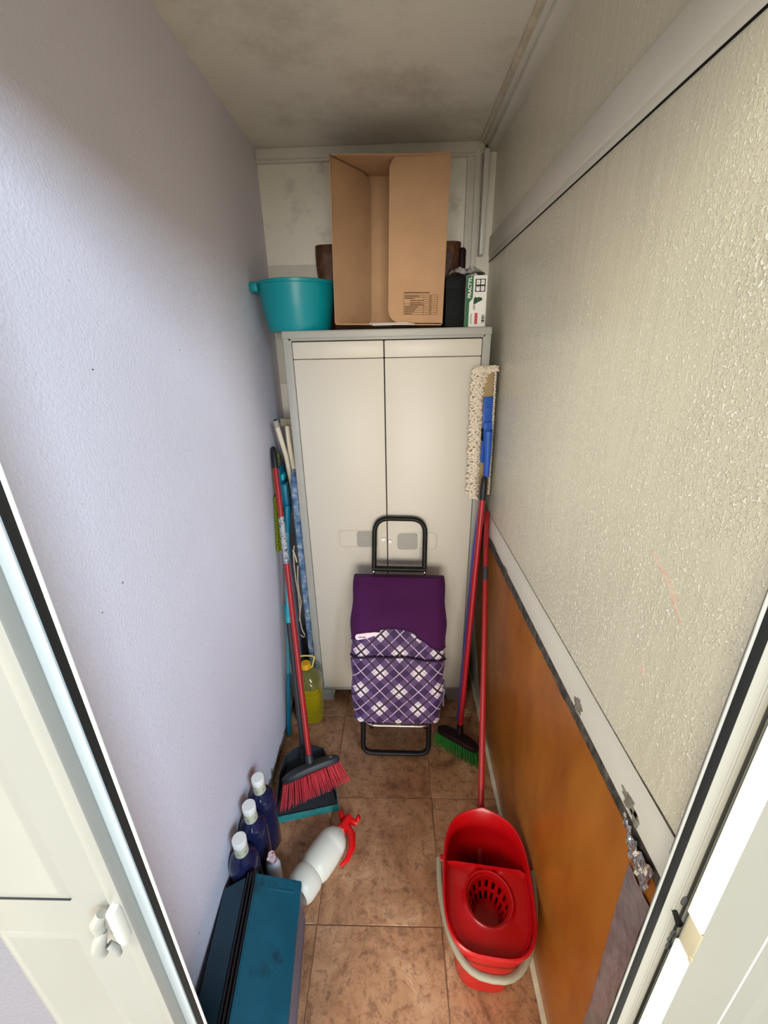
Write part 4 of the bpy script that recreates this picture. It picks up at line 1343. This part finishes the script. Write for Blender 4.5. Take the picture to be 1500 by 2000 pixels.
po = [plate_outer(k, 1.0, 0.042) for k in range(n)]
pi_ = [plate_outer(k, 0.93, 0.040) for k in range(n)]
wrg = MB().loft([[(x_, y_, ZW + 0.018) for x_, y_ in po], [(x_ * 0.985, y_ * 0.985, ZW + 0.016) for x_, y_ in po], [(x_, y_, ZW) for x_, y_ in pi_], ringc(rh + 0.012, ZW - 0.003), ringc(rh + 0.004, ZW + 0.003), ringc(rh, ZW + 0.001), ringc(rh - 0.004, ZW - 0.010),
                 ringc(rh - 0.001, ZW - 0.012), ringc(rh + 0.008, ZW - 0.008), [(x_, y_, ZW - 0.005) for x_, y_ in pi_], [(x_, y_, ZW - 0.004) for x_, y_ in po]], cap0=False, cap1=False, T=TBk, closed=True).obj('wringer', M['redbucket'], bk)
mb = MB()
for r0, z0, r1, z1 in ((rh - 0.003, ZW - 0.008, rh - 0.006, ZW - 0.020), (rh - 0.013, ZW - 0.046, rh - 0.0155, ZW - 0.054), (rh - 0.024, ZW - 0.085, rh - 0.026, ZW - 0.092)):
    mb.loft([ringc(r0, z0), ringc(r1, z1), ringc(r1 - 0.003, z1), ringc(r0 - 0.003, z0)], False, False, T=TBk, closed=True)
nb = 16
for k in range(nb):
    a0, a1 = 2 * PI * (k + 0.22) / nb, 2 * PI * (k + 0.78) / nb
    r0, z0, r1, z1 = rh - 0.0035, ZW - 0.012, rh - 0.0265, ZW - 0.092
    P_ = []
    for a_ in (a0, a1):
        for dr0 in (0, 0.003):
            P_.append(((hc[0] + (r0 - dr0) * math.cos(a_), hc[1] + (r0 - dr0) * math.sin(a_), z0), (hc[0] + (r1 - dr0) * math.cos(a_), hc[1] + (r1 - dr0) * math.sin(a_), z1)))
    (p0, q0), (p1, q1), (p2, q2), (p3, q3) = P_
    mb.loft([[p0, p2, p3, p1], [q0, q2, q3, q1]], T=TBk)
mb.lathe([(0.0, 0.0), (rh - 0.026, 0.0), (rh - 0.026, 0.003), (0, 0.003)], (hc[0], hc[1], ZW - 0.094), 32, T=TBk, cap0=False, cap1=False)
mb.obj('funnel', M['redbucket'], wrg)
hpts = []
for k in range(25):
    a_ = PI + PI * k / 24
    x_ = 0.1385 * math.cos(a_)
    y_ = 0.05 + 0.245 * math.sin(a_) * (1.0)
    ex_ = abs(math.sin(a_))
    hpts.append((0.1385 * math.copysign(abs(math.cos(a_)) ** 0.75, math.cos(a_)), 0.05 + 0.236 * math.sin(a_), 0.272 - 0.034 * ex_))
MB().tube(hpts, 0.0095, 10, T=TBk).obj('carry_handle', M['handle'], bk)
for s in (-1, 1):
    MB().lathe([(0.010, 0), (0.010, 0.012), (0.006, 0.014)], T=TBk @ Matrix.Translation((s * 0.1235, 0.05, 0.272)) @ Matrix.Rotation(s * PI / 2, 4, 'Y'), n=14).obj('pivot', M['redbucket'], bk)

mp_ = thing('floor_mop', 'thin red mop pole standing in the red bucket, leaning on the wall', 'mop', (0.262, 0.82, 0.02))
a, b_ = Vector((0.262, 0.822, 0.10)), Vector((0.386, 1.640, 1.05))
dd = (b_ - a).normalized()
MB().tube([a, b_], 0.0108, 14).obj('pole', M['redpole'], mp_)
MB().tube([b_ - dd * 0.01, b_ + dd * 0.04, b_ + dd * 0.05], [0.0118, 0.0118, 0.006], 12).obj('hanging_tip', M['redpole'], mp_)
q = a + (b_ - a) * 0.80
MB().tube([q, q + dd * 0.055], 0.0112, 14).obj('label_sleeve', M['charcoal'], mp_)
MB().lathe([(0.016, 0.0), (0.028, -0.02), (0.034, -0.06), (0.028, -0.072)], (0.258, 0.818, 0.105), 18).obj('mop_head', M['leather_dark'], mp_)

# ------------------------------------------------------------------ chenille duster mop, head up in the right corner
du = thing('dust_mop', 'blue dust mop standing head up with off-white chenille pad by right wall', 'mop', (0.35, 1.67, 0))
TD = Matrix.Translation((0.352, 1.662, 1.415)) @ Matrix.Rotation(math.radians(-1.0), 4, 'Y') @ Matrix.Rotation(math.radians(14), 4, 'Z')
MB().box(-0.036, 0.034, 0.0, 0.016, -0.245, 0.245, 0.008, 3, T=TD).obj('pad', M['tan'], du)
hl = MB().box(-0.010, 0.030, -0.009, 0.001, -0.11, 0.150, 0.004, T=TD).obj('bracket', M['royal'], du)
MB().box(-0.008, 0.028, -0.020, -0.006, 0.0, 0.055, 0.005, T=TD).box(0.000, 0.022, -0.012, -0.008, 0.075, 0.112, 0.002, T=TD).tube([(0.010, -0.018, 0.02), (0.010, -0.024, -0.06), (0.008, -0.028, -0.165)], [0.018, 0.014, 0.0115], 14, T=TD).obj('pole_joint', M['royal'], hl)
MB().box(-0.012, -0.006, -0.012, -0.002, -0.02, 0.03, 0.002, T=TD).obj('clip', M['gasket'], hl)
MB().box(0.022, 0.0275, -0.0215, -0.012, 0.012, 0.026, 0.002, T=TD).obj('clip', M['gasket'], hl)
top = TD @ Vector((0.008, -0.026, -0.15))
MB().tube([tuple(top), (0.3435, 1.645, 0.93), (0.322, 1.60, 0.45), (0.302, 1.56, 0.004)], 0.0098, 12).obj('pole', M['violet'], du)
mb = MB()
rn = random.Random(31)


def loopy(x_, y_, z_, r1=0.0054, r2=0.0115):
    Tq = TD @ Matrix.Translation((x_, y_, z_)) @ Matrix.Rotation(rn.uniform(-1.1, 1.1), 4, 'Y') @ Matrix.Rotation(rn.uniform(-0.8, 0.8), 4, 'X')
    mb.ball((0, 0, 0), r2, r1, r1, T=Tq, n=6, m=4)


for k in range(62):
    z_ = -0.258 + 0.516 * k / 61
    for j in range(6):
        wdt = 0.034 if z_ < 0.16 else 0.034 + 0.02 * (z_ - 0.16) / 0.1
        loopy(-0.054 + (wdt + 0.004) * j / 5 + 0.016 * max(0, (abs(z_) - 0.235) / 0.023) ** 2 * (1 - j / 5) + rn.uniform(-0.003, 0.003), -0.012 + 0.016 * abs(j - 2.5) / 2.5 + rn.uniform(-0.004, 0.004), z_ + rn.uniform(-0.004, 0.004))
for k in range(60):
    z_ = -0.25 + 0.5 * k / 59
    for j in range(2):
        loopy(0.0355 + 0.005 * j + rn.uniform(-0.001, 0.001), -0.002 + 0.010 * j, z_, 0.0042, 0.0070)
for k in range(16):
    for j in range(3):
        loopy(-0.04 + 0.082 * k / 15, -0.002 + 0.004 * j, 0.246 + 0.005 * j + rn.uniform(-0.004, 0.004))
for k in range(120):
    loopy(rn.uniform(-0.04, 0.04), 0.018, rn.uniform(-0.25, 0.25))
mb.obj('chenille_loops', M['chen'], du, kind='stuff', angle=80)

# ------------------------------------------------------------------ crumbs of plaster on the floor behind the poles
mb = MB()
rn = random.Random(77)
for k in range(14):
    x_, y_ = (rn.uniform(0.30, 0.385), rn.uniform(1.42, 1.62)) if k < 7 else (rn.uniform(-0.535, -0.50), rn.uniform(1.30, 1.47))
    s_ = rn.uniform(0.0015, 0.004)
    mb.ball((x_, y_, s_ * 0.8), s_, s_ * 0.8, s_ * 0.8, n=6, m=4)
tag(mb.obj('plaster_crumbs', M['dust']), 'small pale plaster crumbs scattered on the tiles along both walls', 'crumbs', kind='stuff')
